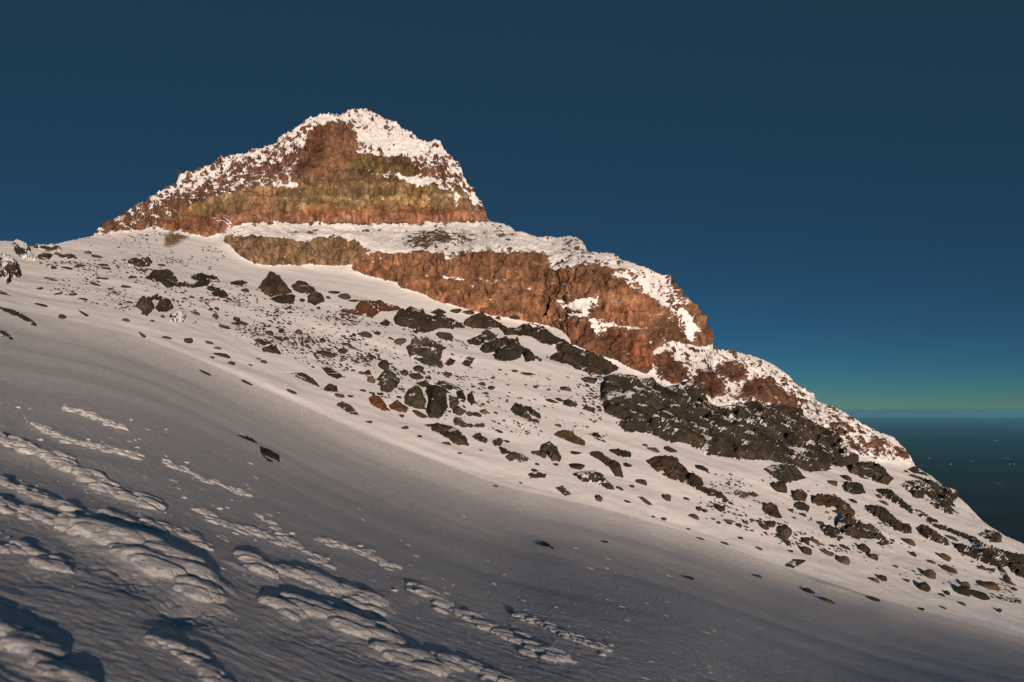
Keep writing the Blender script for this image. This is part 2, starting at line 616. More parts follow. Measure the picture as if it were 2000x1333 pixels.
paint(SN, P_('A', 1180, 642, 1390, 626, 1395, 640, 1250, 648), 0.42, 1)
paint(SN, TIER2, 0.08, 1)
paint(SN, P_('B', 330, 172, 400, 130, 500, 112, 600, 118, 720, 150, 730, 172, 600, 192, 480, 216, 350, 212), 0.33, 3)
paint(SN, P_('B', 640, 80, 900, 120, 890, 180, 760, 190, 700, 140), 0.60, 3)
paint(SN, P_('B', 480, 220, 620, 200, 860, 205, 1080, 240, 1040, 290, 860, 240, 620, 236, 500, 236), 0.46, 2)
paint(SN, TIER3, 0.10, 1)
paint(SN, P_('B', 480, 232, 620, 225, 600, 270, 560, 272, 520, 250), 0.7, 1)
paint(SN, P_('B', 510, 358, 560, 353, 690, 369, 640, 376, 570, 363, 535, 380), 0.95, .6)
paint(SN, P_('B', 705, 373, 850, 384, 770, 392), 0.95, .6)
paint(SN, P_('B', 900, 398, 970, 405, 950, 422), 0.95, .6)
paint(SN, P_('B', 215, 248, 270, 262, 240, 268), 0.9, .6)
paint(SN, P_('B', 650, 395, 705, 395, 680, 408), 0.9, .6)
paint(SN, P_('B', 1105, 470, 1230, 453, 1300, 448, 1300, 495, 1260, 540, 1300, 560, 1380, 580, 1470, 606, 1575, 636, 1480, 628, 1350, 600, 1310, 645, 1260, 605,
               1250, 560, 1150, 545, 1180, 520, 1120, 500), 0.66, 1.2)
paint(SN, P_('B', 1040, 290, 1100, 250, 1090, 150, 1230, 170, 1270, 225, 1420, 260, 1500, 290, 1600, 320, 1640, 360, 1700, 450, 1730, 560, 1800, 640, 1740, 682,
               1690, 570, 1620, 490, 1560, 470, 1500, 410, 1380, 375, 1360, 320, 1290, 285, 1190, 318, 1090, 322), 0.60, 2)
paint(SN, P_('B', 1520, 335, 1600, 325, 1620, 350, 1560, 400, 1600, 450, 1640, 500, 1600, 500, 1540, 440, 1500, 390), 0.85, 1.2)
paint(SN, P_('B', 1690, 510, 1730, 520, 1790, 610, 1760, 660, 1730, 600), 0.75, 1)
paint(SN, P_('B', 1330, 750, 1380, 760, 1460, 800, 1400, 790, 1350, 775), 0.75, 1)
paint(SN, SHOULDER, 0.62, 3)
for pl in (P_('C', 385, 210, 460, 195, 480, 230, 520, 260, 545, 290, 500, 330, 430, 320, 400, 280),
           P_('C', 655, 265, 720, 240, 770, 260, 800, 290, 740, 330, 690, 310),
           P_('C', 550, 310, 640, 300, 690, 330, 700, 370, 640, 400, 600, 360),
           P_('C', 790, 330, 830, 310, 900, 330, 960, 370, 1000, 400, 1040, 420, 1000, 442, 920, 422, 850, 410, 740, 400, 780, 360),
           P_('C', 1150, 510, 1200, 530, 1240, 560, 1200, 560), P_('C', 1300, 590, 1380, 580, 1395, 635, 1340, 622), P_('C', 1230, 600, 1280, 590, 1290, 625, 1250, 620),
           P_('C', 1430, 600, 1470, 620, 1500, 655, 1450, 650)):
    paint(SN, pl, 0.16, 1.5)
paint(SN, P_('H', 1000, 810, 1080, 850, 1200, 960, 1270, 1060, 1200, 1060, 1100, 990, 1040, 900), 0.52, 3)
paint(SN, P_('H', 1420, 1110, 1560, 1200, 1560, 1260, 1450, 1190), 0.5, 3)
SN[~above] = 1.0

RC = np.zeros(UG.shape + (3,))
RC[:] = (0.085, 0.055, 0.036)
BROWN, RED, OLIVE, DARKB = (0.160, 0.085, 0.048), (0.195, 0.104, 0.066), (0.175, 0.118, 0.060), (0.060, 0.036, 0.024)
paint(RC, PEAK, (0.095, 0.050, 0.032), 1)
wob = (fbm(np.stack([UG.ravel() / 70, VG.ravel() / 40, 0 * UG.ravel()], -1), 3)).reshape(UG.shape) * 9
tb = np.interp(UG, [300, 440, 560, 700, 960], [470, 440, 436, 439, 432]) - VG + wob     # height above the foot of the peak
for lo, hi, c in ((-40, 16, RED), (16, 26, (0.165, 0.080, 0.042)), (26, 44, OLIVE), (44, 52, (0.215, 0.165, 0.08)), (52, 66, (0.13, 0.092, 0.046)),
                  (66, 78, (0.165, 0.110, 0.055)), (78, 200, (0.105, 0.070, 0.038))):
    m = (sstep(lo - 3, lo + 3, tb) * (1 - sstep(hi - 3, hi + 3, tb)) * M_peak * M_band)[..., None]
    RC = RC * (1 - m) + np.array(c) * m
paint(RC, P_('A', 750, 460, 850, 445, 920, 470, 910, 570, 820, 580, 740, 560), (0.175, 0.105, 0.058), 6)
paint(RC, P_('A', 385, 632, 520, 545, 700, 485, 740, 520, 700, 570, 560, 590), (0.075, 0.046, 0.026), 6)
paint(RC, P_('A', 385, 632, 560, 595, 700, 590, 690, 640, 600, 670, 480, 640), (0.13, 0.052, 0.030), 5)
paint(RC, PEAK_TRI, (0.15, 0.085, 0.052), 2)
paint(RC, P_('A', 1095, 170, 1190, 143, 1160, 200, 1130, 290, 1080, 388, 985, 395, 1010, 330), (0.060, 0.030, 0.020), 4)
paint(RC, P_('A', 1185, 143, 1235, 148, 1280, 220, 1240, 210), (0.055, 0.032, 0.022), 3)
paint(RC, PEAK_OLIVE, (0.105, 0.078, 0.034), 2)
paint(RC, P_('A', 1430, 318, 1480, 302, 1545, 345, 1562, 392, 1480, 380), (0.06, 0.042, 0.022), 2)
paint(RC, P_('A', 340, 640, 560, 640, 690, 740, 430, 775), (0.17, 0.105, 0.060), 3)
paint(RC, TIER2, (0.132, 0.090, 0.053), 1)
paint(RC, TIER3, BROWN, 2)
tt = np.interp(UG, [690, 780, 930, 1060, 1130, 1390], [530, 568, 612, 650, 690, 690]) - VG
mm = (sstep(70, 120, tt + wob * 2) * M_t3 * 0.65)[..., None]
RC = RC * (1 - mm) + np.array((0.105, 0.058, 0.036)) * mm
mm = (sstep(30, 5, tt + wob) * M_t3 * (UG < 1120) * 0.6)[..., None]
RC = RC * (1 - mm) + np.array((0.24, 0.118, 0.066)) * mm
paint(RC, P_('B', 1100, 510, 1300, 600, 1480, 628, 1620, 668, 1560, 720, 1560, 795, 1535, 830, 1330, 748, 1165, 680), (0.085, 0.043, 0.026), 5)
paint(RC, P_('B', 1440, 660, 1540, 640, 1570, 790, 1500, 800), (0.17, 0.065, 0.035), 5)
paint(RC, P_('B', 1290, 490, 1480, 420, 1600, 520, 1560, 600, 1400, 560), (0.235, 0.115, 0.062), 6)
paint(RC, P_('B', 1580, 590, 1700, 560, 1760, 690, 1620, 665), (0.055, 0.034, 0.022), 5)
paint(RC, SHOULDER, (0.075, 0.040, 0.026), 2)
paint(RC, P_('C', 740, 310, 800, 280, 800, 300, 750, 335), (0.17, 0.07, 0.042), 2)

hv_ = fbm(np.stack([UG.ravel() / 38, VG.ravel() / 24, 0 * UG.ravel() + 4], -1), 4, 0.55).reshape(UG.shape)
RC = RC * np.clip(1 + 1.0 * hv_, 0.45, 1.8)[..., None]
hr_ = fbm(np.stack([UG.ravel() / 60, VG.ravel() / 30, 0 * UG.ravel() + 9], -1), 3, 0.5).reshape(UG.shape)
RC = RC * np.array([1.22, 1.42, 1.64])
RC = RC * (1 + np.clip(hr_, -0.5, 0.5)[..., None] * np.array([0.14, 0.0, -0.14]))

# ------------------------------------------------------------------ the mountain as one continuous surface, parted into its pieces
NF, NU_, NB = 380, 400, 22
CU = np.arange(-240, 2241, 2.0)
cE = np.interp(CU, US, E_U)
cS = np.interp(CU, US, S_U)
rows = []
for k in range(NF):
    t = k / NF
    rows.append(1466 + (cE - 1466) * t)
for k in range(NU_ + 1):
    rows.append(cE + (cS - cE) * (k / NU_))
VV = np.array(rows)
UU = np.broadcast_to(CU, VV.shape).copy()
base = at(UU, VV)
nrm = normals(base)
for k in range(3):
    nrm[..., k] = gblur(nrm[..., k], 2, 2)
nrm /= np.linalg.norm(nrm, axis=-1, keepdims=True)
sh = VV.shape
pts = base.reshape(-1, 3)
Yv = base[..., 1]
px = Yv / F                                   # metres per sheet unit
up = (VV <= cE[None, :] + 0.5)
snow_v = samp(SN, UU, VV)
snow_v[~up] = 1.0
mpk = samp(gblur(M_peak.astype(float), 2, 2), UU, VV)
mcl = samp(gblur((M_t2 | M_t3).astype(float), 2, 2), UU, VV)
mbd = samp(gblur((M_peak & M_band).astype(float), 2, 2), UU, VV)
msh = samp(gblur(M_sh.astype(float), 2, 2), UU, VV) * up
mbn = samp(gblur(bench.astype(float), 3, 3), UU, VV)
rough_w = np.clip(mpk + mcl + msh + mbn, 0, 1) * 0.75 + 0.25
R_UP = NF - 2
uidx = np.arange(R_UP, sh[0])
pu = base[R_UP:].reshape(-1, 3)


def up_field(fn):
    o = np.zeros(sh)
    o[R_UP:] = fn.reshape(-1, sh[1])
    return o


pn = pu / DS
brk = up_field(fbm(pn * np.array([0.62, 0.62, 0.55]) + 7, 5, 0.68))
snow_r = snow_v + brk * 0.80 * rough_w * (1 - np.abs(snow_v * 2 - 1) ** 3 * 0.35)
snow_f = sstep(0.40, 0.60, snow_r)
cov = 1 - snow_f
ribs = up_field(fbm(pn * np.array([0.40, 0.40, 0.12]), 6, 0.6, mode=1))
blocks = up_field(fbm(pn * 0.20 + 31, 6, 0.58))
rime = up_field(fbm(pn * np.array([0.75, 0.75, 0.55]) + 50, 4, 0.6, mode=2))
strata = up_field(fbm(pn * np.array([0.05, 0.05, 0.9]) + 80, 4, 0.6))
drift = up_field(fbm(np.stack([pn[:, 0] * 0.05 + pn[:, 2] * 0.08, pn[:, 1] * 0.09, pn[:, 2] * 0.12], -1), 3, 0.45))
fine = up_field(fbm(pn * 0.5 + 5, 3, 0.5))
rough_zone = np.clip(mpk + mcl + msh + mbn, 0, 1)
zz = pn[:, 2] + 1.6 * fbm(pn * 0.10 + 21, 3)
led = up_field((np.abs(((zz / 3.1) % 1.0) - 0.5) * 2) ** 3)
jn = 1 - np.abs(pnoise(pn * np.array([0.30, 0.30, 0.06]) + fbm(pn * 0.15 + 3, 2)[:, None] * 0.8 + 61))
joint = up_field(np.clip((jn - 0.86) / 0.14, 0, 1) ** 1.5)
jn2 = 1 - np.abs(pnoise(pn * np.array([0.75, 0.75, 0.22]) + fbm(pn * 0.3 + 9, 2)[:, None] * 0.7 + 71))
joint2 = up_field(np.clip((jn2 - 0.84) / 0.16, 0, 1) ** 1.5)
disp = np.zeros(sh)
disp += cov * (-1.5 * joint - 0.6 * joint2 + 0.55 * led) * np.clip(mcl + 0.8 * mpk + 0.6 * msh, 0, 1)
disp += cov * (1.0 * ribs + 1.3 * blocks + 0.45 * strata) * np.clip(mcl + mpk + 0.7 * msh, 0, 1)
disp += snow_f * (0.35 + rime) * (0.62 * mpk * (1 - mbd) + 0.40 * mcl + 0.55 * msh + 0.30 * mbn + 0.35 * mbd)
disp += (1 - rough_zone) * up * (0.50 * drift + 0.07 * fine)
disp += 0.8 * blocks * rough_zone
disp *= sstep(0, 12, cE[None, :] - VV) * DS

# rime feathers along the skyline
sk = up_field(np.zeros(len(pu)))
edge_px = VV - cS[None, :]
jag = fbm(np.stack([CU / 7.0, 0 * CU, 0 * CU], -1), 4, 0.65, mode=2)
jag2 = np.maximum(fbm(np.stack([CU / 4.0, 0 * CU + 9, 0 * CU], -1), 2), 0)
amp = np.interp(CU, [-240, 60, 190, 350, 560, 700, 860, 930, 960, 1080, 1150, 1376, 1388, 1395, 1600, 1780, 1900, 2240], [2, 3, 3, 5, 6, 7, 7, 4, 2, 3, 5, 4, 13, 3, 4, 5, 3, 3])
zlift = np.exp(-edge_px / 7.0) * up * (jag * 0.6 + jag2 * 0.9)[None, :] * amp[None, :]

# near slope: broken crust, the trodden furrow and its clods
fgm = ~up
pf = base[:NF].reshape(-1, 3)
fu, fv = UU[:NF].ravel(), VV[:NF].ravel()
fy = pf[:, 1]
fpx = fy / F
ca, sa = math.cos(math.radians(10)), math.sin(math.radians(10))
xr = pf[:, 0] * ca - pf[:, 1] * sa
yr = pf[:, 0] * sa + pf[:, 1] * ca
crust = fbm(np.stack([xr * 1.3, yr * 3.4, 0 * xr], -1), 4, 0.6)
crust2 = fbm(np.stack([xr * 4.0, yr * 9.0, 0 * xr + 4], -1), 3, 0.6)
roll = fbm(np.stack([xr * 0.05, yr * 0.16, 0 * xr + 2], -1), 2, 0.5)
hf = crust * 0.030 + crust2 * 0.013
hf *= sstep(90, 30, fy) * 0.6 + 0.4
hf += roll * 0.13 * sstep(8, 35, fy)
TRAILS = [  # polyline, half width, height
    ([(-120, 830), (0, 862), (60, 880), (110, 897), (160, 925), (215, 955), (300, 990)], 15, 1.0),
    ([(60, 830), (110, 848), (170, 872), (225, 880), (275, 893)], 9, 0.8),
    ([(130, 800), (190, 816), (240, 838)], 7, 0.8),
    ([(-120, 905), (0, 940), (60, 965), (140, 1002)], 13, 1.0),
    ([(-120, 950), (0, 985), (45, 1000), (100, 1018), (150, 1045)], 14, 1.0),
    ([(150, 1035), (200, 1045), (260, 1075), (320, 1105), (370, 1135), (425, 1165)], 30, 1.25),
    ([(470, 1093), (530, 1115), (590, 1128), (640, 1148), (690, 1165), (745, 1182)], 19, 1.2),
    ([(540, 1185), (600, 1195), (650, 1212), (720, 1242), (790, 1285), (850, 1300)], 24, 1.15),
    ([(325, 905), (370, 925), (420, 945), (490, 970)], 7, 0.8),
    ([(620, 1055), (660, 1068), (700, 1080), (770, 1110)], 8, 0.9),
    ([(810, 1152), (850, 1170), (900, 1200), (985, 1240), (1090, 1285)], 13, 1.0),
    ([(1015, 1205), (1050, 1216), (1100, 1240), (1180, 1270)], 9, 0.9),
    ([(390, 995), (440, 1030), (500, 1040), (560, 1060), (640, 1100)], 10, 0.7),
    ([(200, 1005), (270, 1020), (340, 1040), (400, 1060)], 12, 0.6),
    ([(-60, 1200), (20, 1245), (80, 1290), (140, 1345)], 26, 1.0),
    ([(280, 1240), (330, 1262), (390, 1300), (450, 1350)], 18, 0.7),
    ([(500, 1005), (540, 1035), (580, 1065)], 9, 0.5),
    ([(860, 1290), (930, 1310), (1000, 1340)], 15, 0.7),
    ([(0, 1070), (70, 1085), (130, 1105)], 20, 0.6)]
lump = fbm(pf * np.array([1.5, 1.5, 1.0]), 3, 0.45, mode=2)
lump_f = fbm(pf * np.array([4.0, 4.0, 2.0]) + 3, 2, 0.5, mode=2)
for k, (pl, hw, amp_) in enumerate(TRAILS):
    xs = [p[0] for p in pl]
    ys = [p[1] for p in pl]
    m = (fu > min(xs) - 90) & (fu < max(xs) + 90) & (fv > min(ys) - 90) & (fv < max(ys) + 110)
    uu, vv = fu[m], fv[m]
    wz = 1 + 0.35 * lump[m]
    d = segdist(uu, vv + 4 * lump_f[m], pl, False)
    d2 = segdist(uu, vv - hw * 1.9, pl, False)
    ends = 1.0
    ridge = np.exp(-(d / (hw * wz)) ** 2)
    holl = np.exp(-(d2 / (hw * 1.1)) ** 2)
    hf[m] += fpx[m] * hw * amp_ * (0.34 * ridge * (0.9 + 0.8 * lump[m] + 0.3 * lump_f[m]) - 0.16 * holl * (1 + 0.6 * lump_f[m]))
for cx, cy, rx, ry, dep in ((350, 1195, 60, 26, 0.9), (785, 1283, 50, 16, 0.9), (80, 1130, 70, 18, .5), (620, 1172, 35, 10, .7), (250, 1130, 55, 24, .5)):
    g = np.exp(-((fu - cx) / rx) ** 2 - ((fv - cy) / ry) ** 2)
    hf -= g * fpx * ry * dep * 0.75 * (1 + 0.5 * lump + 0.3 * lump_f)
# drifts on the outer near slope
for cx, cy, rx, ry, hh in ((1090, 1085, 70, 16, 0.9), (1640, 1140, 60, 22, 1.1), (1600, 1205, 120, 18, 0.7), (1380, 1120, 90, 14, 0.7), (640, 905, 50, 10, 0.6),
                           (1720, 1200, 60, 14, 0.8), (530, 885, 60, 10, 0.5), (80, 640, 80, 12, 0.5)):
    du_, dv_ = fu - cx, fv - cy
    tl = math.radians(22)
    a2 = du_ * math.cos(tl) + dv_ * math.sin(tl)
    b2 = -du_ * math.sin(tl) + dv_ * math.cos(tl)
    g = np.exp(-(a2 / rx) ** 2 - (b2 / ry) ** 2)
    hf += g * fpx * ry * hh * 0.6
hf *= sstep(0, 14, fv - np.broadcast_to(cE, (NF, len(CU))).ravel()) * 0.9 + 0.1
disp_f = hf.reshape(NF, -1)

fin = base.copy()
fin += nrm * disp[..., None]
fin[..., 2] += zlift * px
fin[:NF, :, 2] += disp_f
# far side, falling away out of view
nf_ = normals(fin)[..., 2]
nb_ = gblur(nf_, 8, 8)
snow_r = snow_r + np.clip((nf_ - nb_) * 0.6, -0.3, 0.35) * rough_zone * up
back = []
last = fin[-1]
dirs = last[:, :2] / np.linalg.norm(last[:, :2], axis=1)[:, None]
for k in range(1, NB + 1):
    s = (k / NB) ** 1.7 * 130.0
    b = last.copy()
    b[:, :2] += dirs * s
    b[:, 2] -= s * 0.75 + 1.2 * (1 - math.exp(-s))
    b[:, 2] += (fbm(b * 0.2, 3) * min(1.0, s * 0.3))
    back.append(b)
ALL = np.concatenate([fin, np.array(back)], 0)
R, Cn = ALL.shape[:2]
snow_all = np.clip(np.concatenate([snow_r, np.repeat(snow_r[-1:], NB, 0)], 0), 0, 1)
snow_all[:NF] = 1
rock_all = np.stack([samp(RC[..., k], UU, VV) for k in range(3)], -1)
rock_all = np.concatenate([rock_all, np.repeat(rock_all[-1:], NB, 0)], 0)

# to which piece each face belongs
uc = (UU[:-1, :-1] + UU[1:, 1:]) / 2
vc = (VV[:-1, :-1] + VV[1:, 1:]) / 2
zone = np.zeros((R - 1, Cn - 1), int)
z1 = np.zeros(uc.shape, int)                     # 0 boulder field
z1[vc > (cE[None, :-1] + 1)] = 1                 # near slope
pk = inpoly(uc, vc, PEAK)
z1[inpoly(uc, vc, SHOULDER)] = 5
z1[samp(bench.astype(float), uc, vc) > 0.5] = 6
z1[inpoly(uc, vc, TIER2)] = 3
z1[inpoly(uc, vc, TIER3)] = 4
z1[pk] = 2
z1[:NF - 1] = 1
zone[:sh[0] - 1] = z1
zone[sh[0] - 1:] = z1[-1:]
vid = np.arange(R * Cn).reshape(R, Cn)
quads = np.stack([vid[:-1, :-1], vid[:-1, 1:], vid[1:, 1:], vid[1:, :-1]], -1)
flat = ALL.reshape(-1, 3)


def piece(name, zs, mat):
    q = quads[np.isin(zone, zs)]
    used, inv = np.unique(q.ravel(), return_inverse=True)
    ob = link_mesh(name, flat[used], inv.reshape(-1, 4), mat)
    attr_f(ob, 'snow', snow_all.ravel()[used])
    attr_c(ob, 'rock', rock_all.reshape(-1, 3)[used])
    return ob


near = piece('snow_slope', [1], MAT_SNOW)
tag(near, kind='structure')
field = piece('snowfield', [0], MAT_MTN)
tag(field, kind='structure')
bn = piece('snow_bench', [6], MAT_MTN)
tag(bn, kind='structure')
pkob = piece('mountain_peak', [2], MAT_MTN)
tag(pkob, 'pyramid peak of banded olive and red rock crusted with white rime', 'peak')
t2 = piece('rock_band', [3], MAT_MTN)
tag(t2, 'low brown rock band on the snow just below the banded peak', 'cliff')
t3 = piece('rock_cliff', [4], MAT_MTN)
tag(t3, 'long rust brown cliff with snow streaks dropping towards the right skyline', 'cliff')
shd = piece('rock_shoulder', [5], MAT_MTN)
tag(shd, 'rime-crusted rocky shoulder on the skyline below the long brown cliff', 'ridge')

# unseen ridge added behind the stance, partly blocking the sun from the near slope
RD = 1250.0
sd_ = np.array([math.sin(A_), -math.cos(A_)])
lt_ = np.array([math.cos(A_), math.sin(A_)])
rs = np.linspace(-2600, 2600, 261)
crest = RD * math.tan(E_) - 2.3 - 0.2 * rs * np.exp(-(np.abs(rs) / 1500) ** 2)
crest = crest + fbm(np.stack([rs / 260, 0 * rs, 0 * rs], -1), 4) * 40 * sstep(140, 900, np.abs(rs))
rv = []
for off_, dz in ((-420, -330), (-260, -170), (-120, -62), (-40, -14), (0, 0), (60, -20), (200, -110), (600, -420)):
    for s_, c_ in zip(rs, crest):
        p = sd_ * (RD + off_) + lt_ * s_
        rv.append((p[0], p[1], c_ + dz * (1 + 0.2 * math.sin(s_ * 0.011 + off_))))
rv = np.array(rv)
rn = fbm(rv * 0.012, 4) * 14
rn[4 * 261:5 * 261] = 0
rv[:, 2] += np.where(np.arange(len(rv)) // 261 == 4, 0, rn)
ri = np.arange(8 * 261).reshape(8, 261)
rq = np.stack([ri[:-1, :-1], ri[:-1, 1:], ri[1:, 1:], ri[1:, :-1]], -1).reshape(-1, 4)
hl = link_mesh('shade_ridge', rv, rq, MAT_MTN)
attr_f(hl, 'snow', np.clip(0.7 + fbm(rv * 0.03, 3), 0, 1))
attr_c(hl, 'rock', np.tile((0.08, 0.05, 0.035), (len(rv), 1)))
tag(hl, kind='structure')

# ground underfoot and behind the stance, so that the slope does not stop at the frame
r0 = flat[vid[0]]
sk_rows = []
for k in range(14):
    t = k / 13
    x = r0[:, 0] * (1 - t) + np.linspace(-40, 60, Cn) * t
    y = r0[:, 1] * (1 - t) + (-45) * t
    z = -HC - a_pl * x - b_pl * y
    if k == 0:
        x, y, z = r0.T
    sk_rows.append(np.stack([x, y, z], -1))
skp = np.array(sk_rows)
sv = np.arange(14 * Cn).reshape(14, Cn)
sq = np.stack([sv[:-1, :-1], sv[1:, :-1], sv[1:, 1:], sv[:-1, 1:]], -1).reshape(-1, 4)

# broken snow thrown up along the furrows
def clod_forms(sub):
    import bmesh
    out = []
    for k in range(7):
        bm = bmesh.new()
        bmesh.ops.create_icosphere(bm, subdivisions=sub, radius=1.0)
        co = np.array([v.co[:] for v in bm.verts])
        co *= (1 + 0.50 * fbm(co * 0.9 + 7 * k, 2)[:, None] + 0.17 * fbm(co * 2.4 + 5 * k, 3, 0.5)[:, None])
        out.append((co, np.array([[v.index for v in f.verts] for f in bm.faces])))
        bm.free()
    return out


CF = clod_forms(3)
CS = clod_forms(2)
CT = clod_forms(1)


def ground(u, v):
    c = (u - CU[0]) / 2.0
    j = int(np.clip(c, 0, Cn - 2))
    e = cE[j]
    i = int(np.clip((1466 - v) / (1466 - e) * NF, 0, NF - 2))
    return fin[i, j]


cv, cf_, coff = [], [], 0
rc_ = np.random.default_rng(21)
for pl, hw, amp_ in TRAILS:
    for i in range(len(pl) - 1):
        (x1, y1), (x2, y2) = pl[i], pl[i + 1]
        L = math.hypot(x2 - x1, y2 - y1)
        n = max(3, int(L / (hw * 0.34)))
        for k in range(n):
            if rc_.uniform() < (0.22 if amp_ < 0.9 else 0.05):
                continue
            t = (k + rc_.uniform(0, 1)) / n
            u, v = x1 + (x2 - x1) * t + rc_.normal() * hw * 0.4, y1 + (y2 - y1) * t + rc_.normal() * hw * 0.30
            g = ground(u, v)
            m = g[1] / F
            r = hw * m * (0.34 + 0.46 * rc_.uniform() ** 1.3) * (0.6 + 0.4 * amp_)
            co, fc = CF[rc_.integers(0, 7)]
            an = rc_.uniform(-0.55, 0.25)
            x = co[:, 0] * 2.5
            y = co[:, 1] * 1.7
            xx = x * math.cos(an) - y * math.sin(an)
            yy = x * math.sin(an) + y * math.cos(an)
            q = np.stack([xx, yy, co[:, 2] * 0.78 - 0.32 * xx], -1) * r + g + np.array([0, 0, 0.06 * r])
            cv.append(q)
            cf_.append(fc + coff)
            coff += len(co)
for k in range(130):        # crumbs between the furrows
    pl, hw, amp_ = TRAILS[rc_.integers(0, len(TRAILS))]
    p = pl[rc_.integers(0, len(pl))]
    u, v = p[0] + rc_.normal() * 50, p[1] + rc_.normal() * 16
    if u < -200 or v > 1440:
        continue
    g = ground(u, v)
    r = g[1] / F * (1.5 + 4 * rc_.uniform() ** 2)
    co, fc = CS[rc_.integers(0, 7)]
    q = co * np.array([1.5, 1.2, 0.7]) * r + g + np.array([0, 0, 0.15 * r])
    cv.append(q)
    cf_.append(fc + coff)
    coff += len(co)
for k in range(900):        # chips of wind crust
    u, v = rc_.uniform(-100, 1500), rc_.uniform(780, 1330)
    if not (v > 820 + 0.32 * (u - 150) + 40 * rc_.normal() and v < 1010 + 0.36 * u + 60 * rc_.normal()):
        continue
    if v < np.interp(u, CU, cE) + 60:
        continue
    g = ground(u, v)
    r = g[1] / F * (1.0 + 1.8 * rc_.uniform() ** 2)
    co, fc = CT[rc_.integers(0, 7)]
    x = co[:, 0] * rc_.uniform(2.0, 5.0)
    q = np.stack([x, co[:, 1] * 1.4 - 0.25 * x, co[:, 2] * 0.55 - 0.30 * x], -1) * r + g
    cv.append(q)
    cf_.append(fc + coff)
    coff += len(co)
cl = link_mesh('broken_snow', np.concatenate(cv), np.concatenate(cf_), MAT_SNOW)
tag(cl, 'clods of broken snow along the furrows trodden in the near slope', 'snow', kind='stuff')
tr = link_mesh('snow_slope', skp.reshape(-1, 3), sq, MAT_SNOW)
tag(tr, kind='structure')

# ------------------------------------------------------------------ outcrops and boulders
disp_grid = None


def surf(u, v):
    """point on the finished ground, with its rolls and drifts"""
    u = np.asarray(u, float)
    v = np.asarray(v, float)
    fc = np.clip((u - CU[0]) / 2.0, 0, Cn - 1.001)
    j = fc.astype(int)
    b = fc - j
    e = cE[j] * (1 - b) + cE[j + 1] * b
    s_ = cS[j] * (1 - b) + cS[j + 1] * b
    rr = np.where(v > e, (1466 - v) / (1466 - e) * NF, NF + (e - v) / (e - s_) * NU_)
    rr = np.clip(rr, 0, sh[0] - 1.001)
    i = rr.astype(int)
    a = rr - i
    a, b = a[..., None], b[..., None]
    return fin[i, j] * (1 - a) * (1 - b) + fin[i + 1, j] * a * (1 - b) + fin[i, j + 1] * (1 - a) * b + fin[i + 1, j + 1] * a * b


